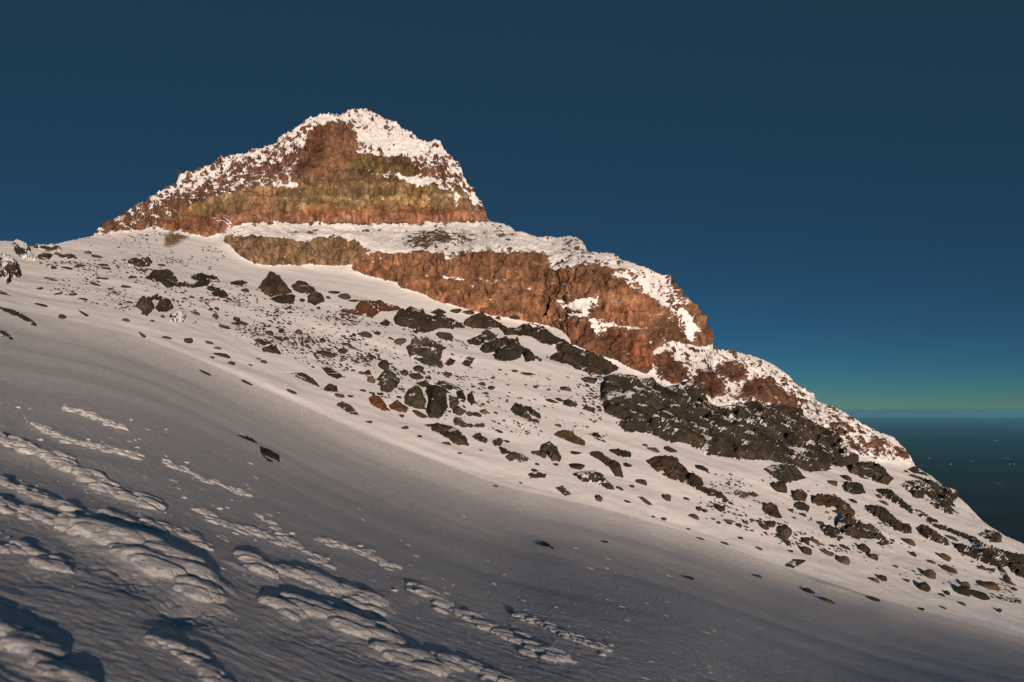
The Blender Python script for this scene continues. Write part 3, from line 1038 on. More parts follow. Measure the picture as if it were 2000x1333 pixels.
def grid_patch(poly, height, seed, rough=1.0, crack=0.0, snow=0.0, edge=2.2):
    xs = [p[0] for p in poly]
    ys = [p[1] for p in poly]
    size = max(max(xs) - min(xs), max(ys) - min(ys))
    st = min(2.0, max(0.8, size / 60.0))
    us = np.arange(min(xs) - 9, max(xs) + 9, st)
    vs = np.arange(max(ys) + 9, min(ys) - 9, -st)
    gu, gv = np.meshgrid(us, vs)
    so = seed * 13.7
    nz = np.stack([gu.ravel() / 14 + so, gv.ravel() / 10, 0 * gu.ravel()], -1)
    wob_ = fbm(nz, 3, 0.55).reshape(gu.shape)
    sd = segdist(gu, gv, poly)
    sd = np.where(inpoly(gu, gv, poly), sd, -sd)
    wob2 = fbm(np.stack([gu.ravel() / 6 + so, gv.ravel() / 4.5, 0 * gu.ravel() + 5], -1), 3, 0.6).reshape(gu.shape)
    pock = fbm(np.stack([gu.ravel() / 26 + gv.ravel() / 60 + so, gv.ravel() / 10, 0 * gu.ravel() + 11], -1), 3, 0.55).reshape(gu.shape)
    sd = sd + wob_ * edge + wob2 * edge * 0.8 - np.clip(pock - 0.26 - 0.05 * (crack > 0), 0, 1) * (55 + 60 * (crack > 0)) * (size > 34)
    P = surf(gu, gv)
    # ground dips under the outcrop: its lie follows the smoothed slope
    N = nat(gu, gv)
    N = N + np.array([0, -0.25, 0.25])
    N /= np.linalg.norm(N, axis=-1, keepdims=True)
    m = P[..., 1] / F
    inr = np.clip(sd, 0, None)
    mx = max(inr.max(), 1.0)
    hpx = height * min(mx, 26.0) * (1 - np.exp(-2.4 * inr / min(mx, 22.0)))
    q = P.reshape(-1, 3)
    sc = 1.0 / max(2.2, mx * float(m.mean()))
    w = np.clip(inr / min(mx, 6.0), 0, 1)
    facet = fbm(q * sc * 0.9 + so, 4, 0.5).reshape(gu.shape)
    ridg = fbm(q * sc * np.array([1.6, 1.6, 0.9]) + so + 40, 5, 0.55, mode=1).reshape(gu.shape)
    d = hpx + w * min(mx, 26.0) * (0.45 * facet + 0.16 * ridg) * rough
    r = np.random.default_rng(seed + 500)
    ii = np.flatnonzero(sd.ravel() > 1.5)
    if len(ii) > 12:
        kf = int(np.clip(len(ii) * st * st / 160.0, 5, 70))
        cc = q[r.choice(ii, kf)]
        qq = q + np.stack([fbm(q * sc * 1.5 + 3 * t, 2) for t in (1, 2, 3)], -1) * (0.5 / sc) * 0.5
        dd = ((qq[:, None, :] - cc[None]) ** 2).sum(-1)
        cell = np.argmin(dd, axis=1)
        dr = r.normal(size=(kf, 3))
        dr /= np.linalg.norm(dr, axis=1)[:, None]
        fac = ((q - cc[cell]) * dr[cell]).sum(-1).reshape(gu.shape) / m
        d = d + w * np.clip(fac * (0.30 if crack > 0 else 0.40), -5, 5) + w * r.uniform(-1.2, 1.2, kf)[cell].reshape(gu.shape)
    if crack > 0:
        r = np.random.default_rng(seed)
        k = 46
        ii = np.flatnonzero(sd.ravel() > 2)
        cc = q[r.choice(ii, k)]
        qq = q + np.stack([fbm(q * 0.36 + 3 * t, 3) for t in (1, 2, 3)], -1) * 1.1
        dd = np.sqrt(((qq[:, None, :] - cc[None]) ** 2 * np.array([1.0, 0.6, 0.7])).sum(-1))
        o = np.sort(dd, axis=1)
        f = (o[:, 1] - o[:, 0]).reshape(gu.shape)
        cell = np.argmin(dd, axis=1).reshape(gu.shape)
        d = d + w * crack * 0.34 * (r.uniform(-7, 7, k)[cell] - 9 * np.exp(-f / 0.22))
    d = np.where(sd < 0, np.maximum(sd * 0.9, -7), d)
    V = P + N * (d * m)[..., None]
    keep = (sd[:-1, :-1] > -6) & (sd[1:, 1:] > -6) & (sd[1:, :-1] > -6) & (sd[:-1, 1:] > -6)
    vid_ = np.arange(gu.size).reshape(gu.shape)
    qd = np.stack([vid_[:-1, :-1], vid_[:-1, 1:], vid_[1:, 1:], vid_[1:, :-1]], -1)[keep]
    used, inv = np.unique(qd.ravel(), return_inverse=True)
    nz = normals(V)[..., 2]
    sa_ = np.clip(0.06 + 0.42 * snow + 1.0 * np.clip(nz - 0.62, 0, 0.4) + 0.50 * fbm(q * sc * 1.6 + so + 90, 4, 0.6).reshape(gu.shape), 0, 1)
    top = np.exp(-np.clip(sd, 0, None) / 1.2) * 0.25 * (wob_ > 0.1)
    return V.reshape(-1, 3)[used], inv.reshape(-1, 4), (sa_ + top).ravel()[used]


OUT = [  # stone, height, snow, crack, kind, label, short landmark, outline
    ('d', .55, .35, 1, 'rock_outcrop', 'huge black outcrop with cracked blocky face below the long brown cliff', 'huge black cracked outcrop',
     P_('C', 165, 330, 210, 300, 240, 290, 300, 295, 330, 310, 390, 310, 430, 350, 490, 345, 550, 330, 600, 370, 640, 430, 680, 440, 730, 430, 800, 415, 870, 440, 920, 430,
        1000, 450, 1070, 490, 1130, 540, 1180, 570, 1240, 630, 1290, 665, 1250, 690, 1200, 690, 1140, 710, 1060, 720, 1000, 690, 920, 675, 870, 670, 760, 660, 690, 650,
        610, 635, 600, 620, 540, 590, 450, 580, 380, 550, 270, 540, 230, 510, 260, 500, 180, 460, 160, 400)),
    ('b', .5, .2, 0, 'rock_outcrop', 'long dark slab sloping down right at the foot of the brown cliff', 'long dark slab under the cliff',
     P_('B', 805, 590, 850, 600, 890, 605, 960, 578, 1030, 600, 1080, 645, 1150, 670, 1160, 690, 1240, 715, 1320, 750, 1395, 800, 1340, 830, 1240, 820, 1150, 790, 1040, 745,
        1100, 720, 1080, 690, 1020, 680, 960, 650, 900, 640, 840, 640)),
    ('d', .6, .15, 0, 'rock_outcrop', 'three-lobed dark outcrop left of the long slab under the cliff', 'three-lobed dark outcrop',
     P_('F', 1160, 490, 1200, 455, 1300, 430, 1360, 440, 1390, 480, 1440, 510, 1490, 555, 1400, 555, 1370, 540, 1330, 560, 1250, 550, 1230, 520, 1255, 500, 1190, 510)),
    ('d', .5, .15, 0, 'rock_outcrop', 'pointed flat rock just above the three-lobed dark outcrop', 'pointed flat rock', P_('F', 1095, 440, 1150, 420, 1200, 392, 1260, 410, 1270, 425, 1200, 450, 1150, 470, 1110, 460)),
    ('b', .6, .2, 0, 'rock_outcrop', 'long whaleback of dark rock close under the brown cliff', 'long whaleback under the cliff',
     P_('F', 715, 330, 740, 290, 800, 275, 870, 285, 900, 310, 960, 305, 1050, 340, 1085, 370, 1030, 385, 970, 375, 900, 400, 850, 395, 790, 370, 730, 355)),
    ('b', .6, .1, 0, 'rock_outcrop', 'rounded rock knob at the right end of the long whaleback', 'rounded knob by the whaleback', P_('F', 1080, 340, 1130, 320, 1180, 300, 1230, 330, 1280, 350, 1270, 375, 1200, 380, 1130, 375, 1085, 360)),
    ('d', .5, .1, 0, 'boulder', 'small oval rock resting on the top edge of the long whaleback', None, P_('F', 905, 290, 950, 275, 995, 295, 960, 310)),
    ('r', .5, .3, 0, 'rock_outcrop', 'reddish brown ragged outcrop at the left end of the long whaleback', 'ragged reddish outcrop', P_('F', 440, 285, 500, 280, 560, 235, 640, 235, 690, 255, 740, 255, 760, 275, 700, 290, 650, 290, 600, 320, 540, 310, 480, 300)),
    ('d', .6, .1, 0, 'boulder', 'lone roundish boulder just left of the long whaleback', None, P_('F', 640, 350, 680, 328, 702, 345, 690, 363, 660, 361)),
    ('b', .7, .1, 0, 'rock_outcrop', 'big dark outcrop, largest of the cluster below the low brown band', 'big dark outcrop below the band', P_('D', 1440, 340, 1470, 310, 1495, 280, 1530, 290, 1560, 300, 1600, 340, 1630, 375, 1590, 390, 1500, 400, 1450, 370)),
    ('b', .6, .1, 0, 'rock_outcrop', 'low dark rock directly under the big dark outcrop below the band', None, P_('D', 1500, 410, 1560, 390, 1620, 385, 1650, 395, 1640, 440, 1570, 440, 1520, 425)),
    ('d', .6, .2, 0, 'rock_outcrop', 'flat dark rock touching the right of the big dark outcrop', None, P_('D', 1620, 345, 1650, 325, 1700, 320, 1740, 345, 1760, 370, 1720, 390, 1650, 375)),
    ('d', .8, .0, 0, 'boulder', 'round dark boulder at lower right of the cluster below the band', 'round boulder of that cluster', P_('D', 1715, 395, 1760, 370, 1800, 395, 1812, 430, 1760, 446, 1715, 430)),
    ('b', .6, .15, 0, 'rock_outcrop', 'peaked dark outcrop, left one of a pair high on the left snowfield', 'peaked outcrop of the upper pair', P_('D', 805, 300, 850, 270, 890, 252, 950, 250, 970, 275, 960, 290, 1000, 320, 980, 352, 930, 355, 890, 320, 850, 315)),
    ('b', .6, .15, 0, 'rock_outcrop', 'broad dark outcrop, right one of a pair high on the left snowfield', 'broad outcrop of the upper pair', P_('D', 1055, 290, 1120, 265, 1160, 280, 1215, 290, 1230, 325, 1180, 340, 1120, 345, 1080, 355, 985, 356, 992, 325, 1080, 330, 1100, 318)),
    ('d', .5, .2, 0, 'rock_outcrop', 'ragged low rock below the right end of the upper pair', None, P_('D', 1145, 350, 1200, 340, 1240, 360, 1280, 395, 1250, 410, 1190, 395)),
    ('d', .5, .1, 0, 'rock_outcrop', 'small flat dark rock between the upper pair and the big cluster', None, P_('D', 1280, 318, 1330, 302, 1385, 318, 1340, 340, 1290, 335)),
    ('d', .5, .3, 0, 'rock_outcrop', 'small ragged rock uppermost on the left snowfield', 'uppermost ragged rock', P_('D', 710, 200, 740, 185, 830, 190, 850, 205, 830, 235, 780, 235, 710, 225)),
    ('g', .8, .15, 0, 'boulder', 'blocky grey-brown boulder, left one of the joined pair at left', 'joined boulder pair at left', P_('D', 755, 455, 790, 415, 850, 420, 866, 455, 845, 485, 820, 512, 788, 500, 790, 480)),
    ('b', .8, .3, 0, 'boulder', 'dark peaked boulder with tan foot, right one of the joined pair', None, P_('D', 866, 460, 890, 420, 800, 413, 880, 385, 912, 402, 950, 420, 975, 460, 930, 485, 890, 482)),
    ('r', .8, .95, 0, 'boulder', 'round boulder with a snow-plastered face below the joined pair', 'snow-plastered round boulder', P_('D', 945, 505, 965, 482, 1015, 482, 1040, 512, 1025, 540, 955, 540)),
    ('d', .8, .7, 0, 'rock_pillar', 'dark boulder with white snow patch at the left frame edge', 'snow-patched boulder at left edge', P_('D', -60, 200, 0, 183, 40, 183, 90, 205, 122, 250, 110, 287, 62, 292, 66, 330, 35, 328, 30, 292, -60, 300)),
    ('d', .7, .9, 0, 'boulder', 'rime-coated white and dark boulder on the left skyline', 'rime-coated skyline boulder', P_('D', 65, 112, 85, 92, 140, 98, 160, 130, 190, 165, 208, 195, 150, 192, 105, 172, 75, 140)),
    ('b', .6, .45, 0, 'rock_outcrop', 'low tan rocky rib on the left skyline beside the peak', 'tan skyline rib', P_('D', 180, 122, 290, 106, 340, 128, 345, 143, 400, 158, 440, 185, 380, 186, 330, 176, 300, 160, 240, 142, 190, 136)),
    ('d', .6, .1, 0, 'boulder', 'black lens-shaped rock just under the tan skyline rib', None, P_('D', 205, 175, 240, 155, 302, 165, 272, 186, 230, 190)),
    ('d', .35, .0, 0, 'rock_slab', 'long dark rock edge breaking the smooth near snow at left', 'long rock edge at left', P_('D', -60, 425, 0, 438, 50, 460, 120, 500, 180, 540, 225, 580, 180, 566, 110, 523, 40, 488, 0, 472, -60, 455)),
    ('d', .35, .0, 0, 'rock_slab', 'short dark rock edge in near snow at the left frame side', None, P_('D', -50, 590, 0, 594, 30, 600, 70, 632, 100, 672, 60, 657, 25, 625, -40, 612)),
    ('d', .3, .0, 0, 'rock_slab', 'thin dark rock sliver above the long rock edge at left', None, P_('D', -40, 355, 0, 360, 35, 378, 68, 402, 30, 390, -40, 372)),
    ('b', .5, .1, 0, 'rock_slab', 'arched dark slab just above the rim of the near slope', 'arched slab above the rim', P_('D', 1615, 822, 1650, 818, 1720, 833, 1760, 868, 1798, 917, 1740, 884, 1670, 853)),
    ('b', .8, .2, 0, 'boulder', 'brown boulder at the lower end of the arched dark slab', None, P_('D', 1800, 922, 1830, 888, 1880, 898, 1887, 932, 1830, 934)),
    ('b', .6, .1, 0, 'boulder', 'flat brown boulder in mid snow left of the ragged brown rock', None, P_('D', 1458, 690, 1510, 670, 1547, 690, 1572, 722, 1510, 712, 1470, 706)),
    ('b', .5, .1, 0, 'boulder', 'thin flat rock above left of the flat brown boulder', None, P_('D', 1410, 642, 1450, 643, 1512, 665, 1470, 674, 1430, 662)),
    ('b', .6, .4, 0, 'rock_outcrop', 'ragged brown rock with snow patch above the arched slab', 'ragged brown snow-patched rock', P_('F', 338, 580, 380, 576, 420, 600, 467, 630, 420, 637, 373, 617)),
    ('g', .8, .45, 0, 'rock_outcrop', 'greyish rock heap with snow pockets below the long whaleback', 'grey snow-pocketed rock heap', P_('F', 780, 480, 820, 445, 850, 460, 880, 440, 930, 450, 990, 480, 970, 500, 960, 545, 975, 575, 900, 570, 850, 545, 800, 520)),
    ('d', .7, .1, 0, 'boulder', 'small dark boulder touching lower right of the grey rock heap', None, P_('F', 978, 562, 1010, 530, 1037, 545, 1022, 572)),
    ('d', .7, .3, 0, 'boulder', 'crescent-like dark boulder right of the grey rock heap', None, P_('F', 1068, 562, 1100, 530, 1137, 540, 1112, 577)),
    ('g', .8, .3, 0, 'boulder', 'pale grey split boulder, upper left in the central block pile', 'pale split boulder', P_('F', 630, 640, 660, 608, 710, 608, 730, 640, 762, 660, 700, 712, 650, 707)),
    ('g', .9, .1, 0, 'boulder', 'grey-brown block, left one of the big central pile', 'big central block pile', P_('F', 770, 740, 790, 700, 830, 688, 868, 718, 886, 760, 878, 800, 820, 792, 775, 772)),
    ('b', .9, .05, 0, 'boulder', 'tallest brown block in the middle of the big central pile', None, P_('F', 878, 700, 930, 698, 990, 730, 1000, 790, 965, 842, 900, 842, 884, 805, 897, 750)),
    ('g', .8, .05, 0, 'boulder', 'squarish grey block at the right of the big central pile', None, P_('F', 1002, 730, 1040, 733, 1062, 765, 1032, 802, 1006, 797)),
    ('g', .8, .05, 0, 'boulder', 'low grey block at the lower right of the big central pile', None, P_('F', 1020, 802, 1050, 784, 1097, 810, 1070, 832, 1025, 822)),
    ('d', .8, .05, 0, 'boulder', 'upright dark boulder, left twin above the right of central pile', None, P_('F', 1043, 710, 1070, 698, 1097, 740, 1082, 767, 1050, 747)),
    ('d', .8, .05, 0, 'boulder', 'upright dark boulder, right twin above the right of central pile', None, P_('F', 1098, 720, 1125, 708, 1142, 760, 1122, 782, 1100, 752)),
    ('d', .5, .1, 0, 'rock_slab', 'long thin dark slab lying on top of the central pile', None, P_('F', 828, 660, 880, 648, 920, 678, 990, 693, 1014, 714, 930, 702, 860, 682)),
    ('d', .6, .1, 0, 'rock_slab', 'short tapering slab right above the central pile', None, P_('F', 938, 660, 980, 650, 1022, 680, 1017, 702, 970, 682)),
    ('g', .7, .1, 0, 'rock_outcrop', 'row of low grey stones fused together below the central pile', None, P_('F', 1028, 840, 1070, 845, 1090, 870, 1130, 880, 1192, 868, 1192, 887, 1130, 892, 1070, 890, 1030, 872)),
    ('r', .8, .0, 0, 'boulder', 'reddish rounded boulder, left one of two near the rim', 'two reddish boulders', P_('F', 583, 742, 610, 722, 650, 745, 702, 802, 660, 802, 600, 772)),
    ('r', .7, .0, 0, 'boulder', 'flatter reddish boulder, right one of two near the rim', None, P_('F', 690, 775, 735, 758, 790, 790, 785, 812, 740, 805, 700, 790)),
    ('g', .6, .3, 0, 'boulder', 'pale grey boulder half drifted over on the near rim', None, P_('F', 413, 777, 450, 763, 500, 788, 542, 837, 490, 824, 440, 794)),
    ('b', .6, .05, 0, 'rock_slab', 'large smooth dark lens-shaped slab below the central pile', 'large lens-shaped slab', P_('F', 878, 878, 940, 868, 1010, 883, 1060, 908, 1097, 948, 1107, 987, 1060, 982, 1000, 952, 940, 917)),
    ('d', .7, .05, 0, 'boulder', 'oblong dark boulder right of the large lens-shaped slab', None, P_('F', 1123, 937, 1160, 923, 1207, 950, 1202, 977, 1150, 962)),
    ('d', .8, .05, 0, 'boulder', 'upper dark boulder of the short chain beside the lens slab', None, P_('F', 1233, 967, 1265, 938, 1292, 950, 1272, 987, 1240, 987)),
    ('b', .7, .05, 0, 'boulder', 'middle brown boulder of the short chain beside the lens slab', None, P_('F', 1262, 992, 1310, 1003, 1332, 1027, 1280, 1032)),
    ('g', .7, .2, 0, 'boulder', 'lowest boulder with frosty foot in the chain beside the lens slab', None, P_('F', 1293, 1047, 1340, 1023, 1390, 1028, 1432, 1062, 1380, 1072, 1320, 1067)),
    ('d', .9, .0, 0, 'boulder', 'prominent round-backed dark boulder standing alone in mid slope', 'round-backed lone boulder', P_('F', 1423, 1018, 1475, 1012, 1500, 980, 1530, 970, 1570, 998, 1590, 1040, 1582, 1064, 1520, 1057, 1470, 1032)),
    ('d', .7, .05, 0, 'boulder', 'larger of two dark boulders right of the central pile', 'two dark boulders right of the pile', P_('F', 1323, 802, 1350, 763, 1385, 775, 1410, 810, 1442, 852, 1400, 847, 1350, 827)),
    ('d', .6, .05, 0, 'boulder', 'slimmer of two dark boulders right of the central pile', None, P_('F', 1388, 778, 1430, 783, 1484, 832, 1478, 847, 1430, 822)),
    ('b', .6, .05, 0, 'boulder', 'brown long boulder with a knob above the round-backed lone boulder', None, P_('F', 1548, 930, 1600, 906, 1650, 923, 1714, 965, 1714, 987, 1650, 972, 1590, 947)),
    ('d', .5, .0, 0, 'rock_slab', 'thin curved slab, right neighbour of the brown knobbed boulder', None, P_('F', 1735, 922, 1775, 916, 1795, 935, 1820, 968, 1780, 957)),
    ('d', .6, .3, 0, 'boulder', 'cup-shaped dark boulder with a frosted base near the rim', None, P_('F', 1415, 1132, 1460, 1118, 1514, 1133, 1505, 1152, 1430, 1154)),
    ('d', .7, .55, 0, 'boulder', 'arched dark boulder with a large rime plaster on its front', 'rime-plastered arched boulder', P_('F', 1645, 1130, 1700, 1116, 1760, 1118, 1812, 1150, 1870, 1218, 1830, 1212, 1780, 1182, 1700, 1172)),
    ('d', .6, .3, 0, 'boulder', 'dark boulder with frosty right flank sitting on the near rim', None, P_('F', 1556, 1205, 1600, 1193, 1644, 1242, 1610, 1248)),
    ('d', .8, .0, 0, 'boulder', 'rounded dome of dark rock below the huge cracked outcrop', 'rounded dark dome', P_('C', 358, 665, 410, 653, 470, 658, 520, 690, 542, 720, 520, 767, 460, 747, 400, 712)),
    ('b', .6, .1, 0, 'rock_outcrop', 'brown tail of rock trailing down right from the rounded dome', None, P_('C', 522, 762, 545, 715, 590, 740, 620, 780, 680, 800, 700, 830, 737, 862, 660, 832, 590, 802)),
    ('d', .6, .1, 0, 'rock_outcrop', 'flat dark outcrop hanging under the lower edge of the cracked outcrop', 'flat outcrop under the cracked one', P_('C', 865, 705, 900, 690, 970, 695, 1010, 700, 1040, 735, 1072, 745, 960, 767, 910, 742)),
    ('d', .5, .1, 0, 'rock_outcrop', 'dark tongue of rock at the right end of the cracked outcrop', 'dark tongue of rock', P_('C', 1238, 690, 1290, 673, 1340, 678, 1390, 705, 1432, 745, 1410, 770, 1380, 762, 1300, 742, 1240, 717)),
    ('b', .2, .1, 0, 'rock_outcrop', 'small brown wedge on the right skyline below the rime crest', None, P_('C', 1478, 710, 1530, 688, 1572, 718, 1614, 752, 1540, 747, 1490, 732)),
    ('b', .22, .25, 0, 'rock_outcrop', 'broad brown slab on the right skyline, largest one there', 'broad slab on the right skyline', P_('C', 1463, 770, 1500, 755, 1560, 750, 1620, 755, 1680, 778, 1712, 820, 1702, 860, 1727, 892, 1680, 902, 1620, 872, 1580, 842, 1520, 822)),
    ('d', .5, .15, 0, 'rock_outcrop', 'long narrow dark rib between the skyline slab and the knuckled rock', 'long narrow rib', P_('C', 1353, 790, 1420, 783, 1440, 808, 1500, 858, 1560, 888, 1634, 932, 1590, 927, 1520, 897, 1450, 862, 1390, 822)),
    ('b', .7, .15, 0, 'rock_outcrop', 'knuckled brown rock of three humps below the long narrow rib', 'knuckled three-hump rock', P_('C', 1308, 875, 1360, 868, 1410, 888, 1450, 928, 1510, 958, 1517, 987, 1460, 977, 1400, 942, 1340, 907)),
    ('b', .6, .1, 0, 'rock_outcrop', 'humped rock at the upper end of the long band at far right', None, P_('C', 1533, 965, 1560, 943, 1600, 963, 1660, 998, 1674, 1037, 1610, 1022, 1560, 997)),
    ('b', .7, .0, 0, 'rock_outcrop', 'smooth olive-brown whaleback in the lower right boulder field', 'olive-brown whaleback', P_('C', 1073, 825, 1130, 813, 1190, 828, 1240, 868, 1272, 900, 1240, 912, 1180, 892, 1130, 862, 1080, 847)),
    ('d', .7, .3, 0, 'rock_outcrop', 'wide dark outcrop with snow pockets right of the rime-capped boulder', 'wide snow-pocketed outcrop', P_('C', 1178, 925, 1230, 908, 1300, 943, 1360, 963, 1400, 998, 1437, 1020, 1380, 1032, 1340, 1002, 1280, 1007, 1210, 982, 1180, 952)),
    ('d', .9, .35, 0, 'boulder', 'dark boulder capped with a strip of snow in lower right field', 'snow-striped boulder', P_('C', 1113, 962, 1150, 948, 1195, 968, 1212, 1012, 1180, 1012, 1130, 992)),
    ('d', .8, .0, 0, 'boulder', 'oval dark boulder left below the dark tongue of rock', 'oval boulder below the tongue', P_('C', 1208, 780, 1240, 768, 1300, 783, 1312, 812, 1260, 817, 1220, 802)),
    ('d', .5, .2, 0, 'rock_outcrop', 'long dark rock band running off the right frame edge', 'long band at the right edge', P_('C', 1540, 900, 1600, 935, 1700, 965, 1790, 1000, 1840, 1038, 1930, 1068, 2000, 1088, 2100, 1150, 2050, 1150, 2000, 1118, 1900, 1132, 1830, 1112, 1760, 1082, 1690, 1052,
        1700, 1030, 1790, 1047, 1760, 1007, 1680, 977, 1600, 952)),
    ('d', .7, .1, 0, 'boulder', 'rounded dark rock on the ridge above the long right-edge band', None, P_('C', 1800, 987, 1850, 973, 1902, 998, 1902, 1027, 1850, 1022)),
    ('d', .8, .05, 0, 'boulder', 'smooth dark boulder cut by the right frame edge', None, P_('C', 1913, 1112, 1950, 1098, 2010, 1130, 2060, 1195, 1960, 1162)),
    ('d', .6, .0, 0, 'rock_slab', 'narrow dark spur hanging from the long right-edge band', None, P_('C', 1878, 1110, 1910, 1138, 1954, 1192, 1910, 1172, 1888, 1142)),
    ('b', .7, .0, 0, 'boulder', 'brown peaked boulder in mid slope left of the olive-brown whaleback', 'brown peaked boulder', P_('C', 853, 882, 880, 860, 905, 853, 930, 880, 947, 922, 900, 917)),
    ('g', .9, .0, 0, 'boulder', 'grey angular boulder beside the cluster of small pale stones', 'grey angular boulder', P_('C', 918, 967, 962, 953, 992, 985, 977, 1012, 940, 997)),
    ('d', .8, .1, 0, 'boulder', 'squat two-knobbed boulder left above the olive-brown whaleback', None, P_('C', 988, 800, 1030, 793, 1062, 815, 1052, 842, 1000, 837)),
    ('d', .8, .05, 0, 'boulder', 'dark boulder just left of the olive-brown whaleback', None, P_('C', 998, 862, 1030, 843, 1073, 870, 1067, 887, 1020, 877)),
    ('g', .7, .2, 0, 'boulder', 'pale-topped rock right below the brown tail of the dome', None, P_('C', 733, 817, 760, 793, 812, 815, 780, 837)),
    ('d', .6, .0, 0, 'rock_slab', 'leaning dark slab, upper of the pair left of the dome', None, P_('C', 108, 635, 150, 626, 210, 663, 200, 700, 170, 672)),
    ('d', .8, .0, 0, 'boulder', 'dark humped boulder, lower of the pair left of the dome', None, P_('C', 196, 690, 215, 665, 250, 688, 262, 737, 222, 727)),
    ('d', .6, .0, 0, 'boulder', 'long smooth boulder above left of the rounded dark dome', None, P_('C', 193, 617, 240, 610, 297, 630, 292, 652, 240, 642)),
    ('d', .5, .0, 0, 'rock_slab', 'slim dark rock edge midway down the smooth near snow', 'slim rock edge in near snow', [(458, 850), (480, 851), (500, 862), (504, 870), (485, 864)]),
    ('d', .6, .0, 0, 'boulder', 'small dark rock pair end poking from the smooth near snow', None, [(506, 876), (525, 880), (545, 893), (548, 910), (528, 905), (510, 890)]),
    ('b', .8, .4, 0, 'boulder', 'dark rock scooped out beside a bright drift near the rim', 'scooped rock by the drift', P_('C', 965, 1125, 985, 1102, 1030, 1098, 1054, 1104, 1030, 1118, 1000, 1134)),
    ('d', .5, .0, 0, 'rock_slab', 'dark rock tip on the dune edge at lower middle', None, [(1045, 1066), (1060, 1062), (1075, 1070), (1083, 1080), (1065, 1074)]),
]
LAND = []
for k, (mk, hh, sn, cr, nm, lab, short, poly) in enumerate(OUT):
    v_, f_, s_ = grid_patch(poly, hh, k + 1, 1.0, cr, sn, 3.6 if len(poly) > 8 else 2.2)
    ob = link_mesh(nm, v_, f_, MATS[mk])
    attr_f(ob, 'snow', s_)
    tag(ob, lab, 'outcrop' if nm == 'rock_outcrop' else ('slab' if nm == 'rock_slab' else 'boulder'))
    if short:
        LAND.append((short, sum(p[0] for p in poly) / len(poly), sum(p[1] for p in poly) / len(poly)))
OUT_POLYS = [o[7] for o in OUT]


def rock_mesh(name, seed, sub, mat):
    import bmesh
    r = np.random.default_rng(seed)
    bm = bmesh.new()
    bmesh.ops.create_icosphere(bm, subdivisions=sub, radius=1.0)
    co = np.array([v.co[:] for v in bm.verts])
    for k in range(9):
        n = r.normal(size=3)
        n /= np.linalg.norm(n)
        d = r.uniform(0.55, 0.85)
        ex = np.maximum(co @ n - d, 0) * 0.9
        co -= ex[:, None] * n
    co += co * (fbm(co * 1.1 + seed * 3.1, 3)[:, None] * 0.22)
    co += co * (fbm(co * 3.0 + seed * 5.1, 3, 0.6)[:, None] * 0.06)
    ext = (co.max(0) - co.min(0)) / 2
    co = (co - (co.max(0) + co.min(0)) / 2) / ext
    for v, c in zip(bm.verts, co):
        v.co = c
    for f in bm.faces:
        f.smooth = True
    me = bpy.data.meshes.new(name)
    bm.to_mesh(me)
    bm.free()
    me.materials.append(mat)
    a = me.attributes.new('snow', 'FLOAT', 'POINT')
    lo = 0.34 * (fbm(co * 1.2 + seed, 2) > 0.1) * (seed % 3 == 0)
    a.data.foreach_set('value', np.asarray(lo + 0 * co[:, 0], np.float32))
    return me


ROCKS = [rock_mesh('boulder', 100 + k, 3, [MAT_DARK, MAT_DARK, MAT_GREY, MAT_BROWN, MAT_DARK, MAT_GREY][k % 6]) for k in range(12)]
TINT = ['dark', 'dark', 'grey', 'brown', 'dark', 'grey'] * 2


def place_rock(ob_or_none, me, u, v, w, h, tilt, depth=None):
    p = surf(np.array([u]), np.array([v + 0.12 * h]))[0]
    m = p[1] / F
    c = Vector(p) + Vector((0, 0, 0.12 * h * m))
    t = math.radians(tilt)
    ex = Vector((math.cos(t), 0.12, -math.sin(t))).normalized()
    ey = Vector((0.0, 1.0, 0.15))
    ez = ex.cross(ey).normalized()
    ey = ez.cross(ex).normalized()
    d = depth if depth else (w + h) / 2
    M = Matrix((ex * (w / 2 * m), ey * (d / 2 * m), ez * (h / 2 * m))).transposed().to_4x4()
    M.translation = c
    ob = bpy.data.objects.new('boulder', me)
    COL.objects.link(ob)
    ob.matrix_world = M
    return ob


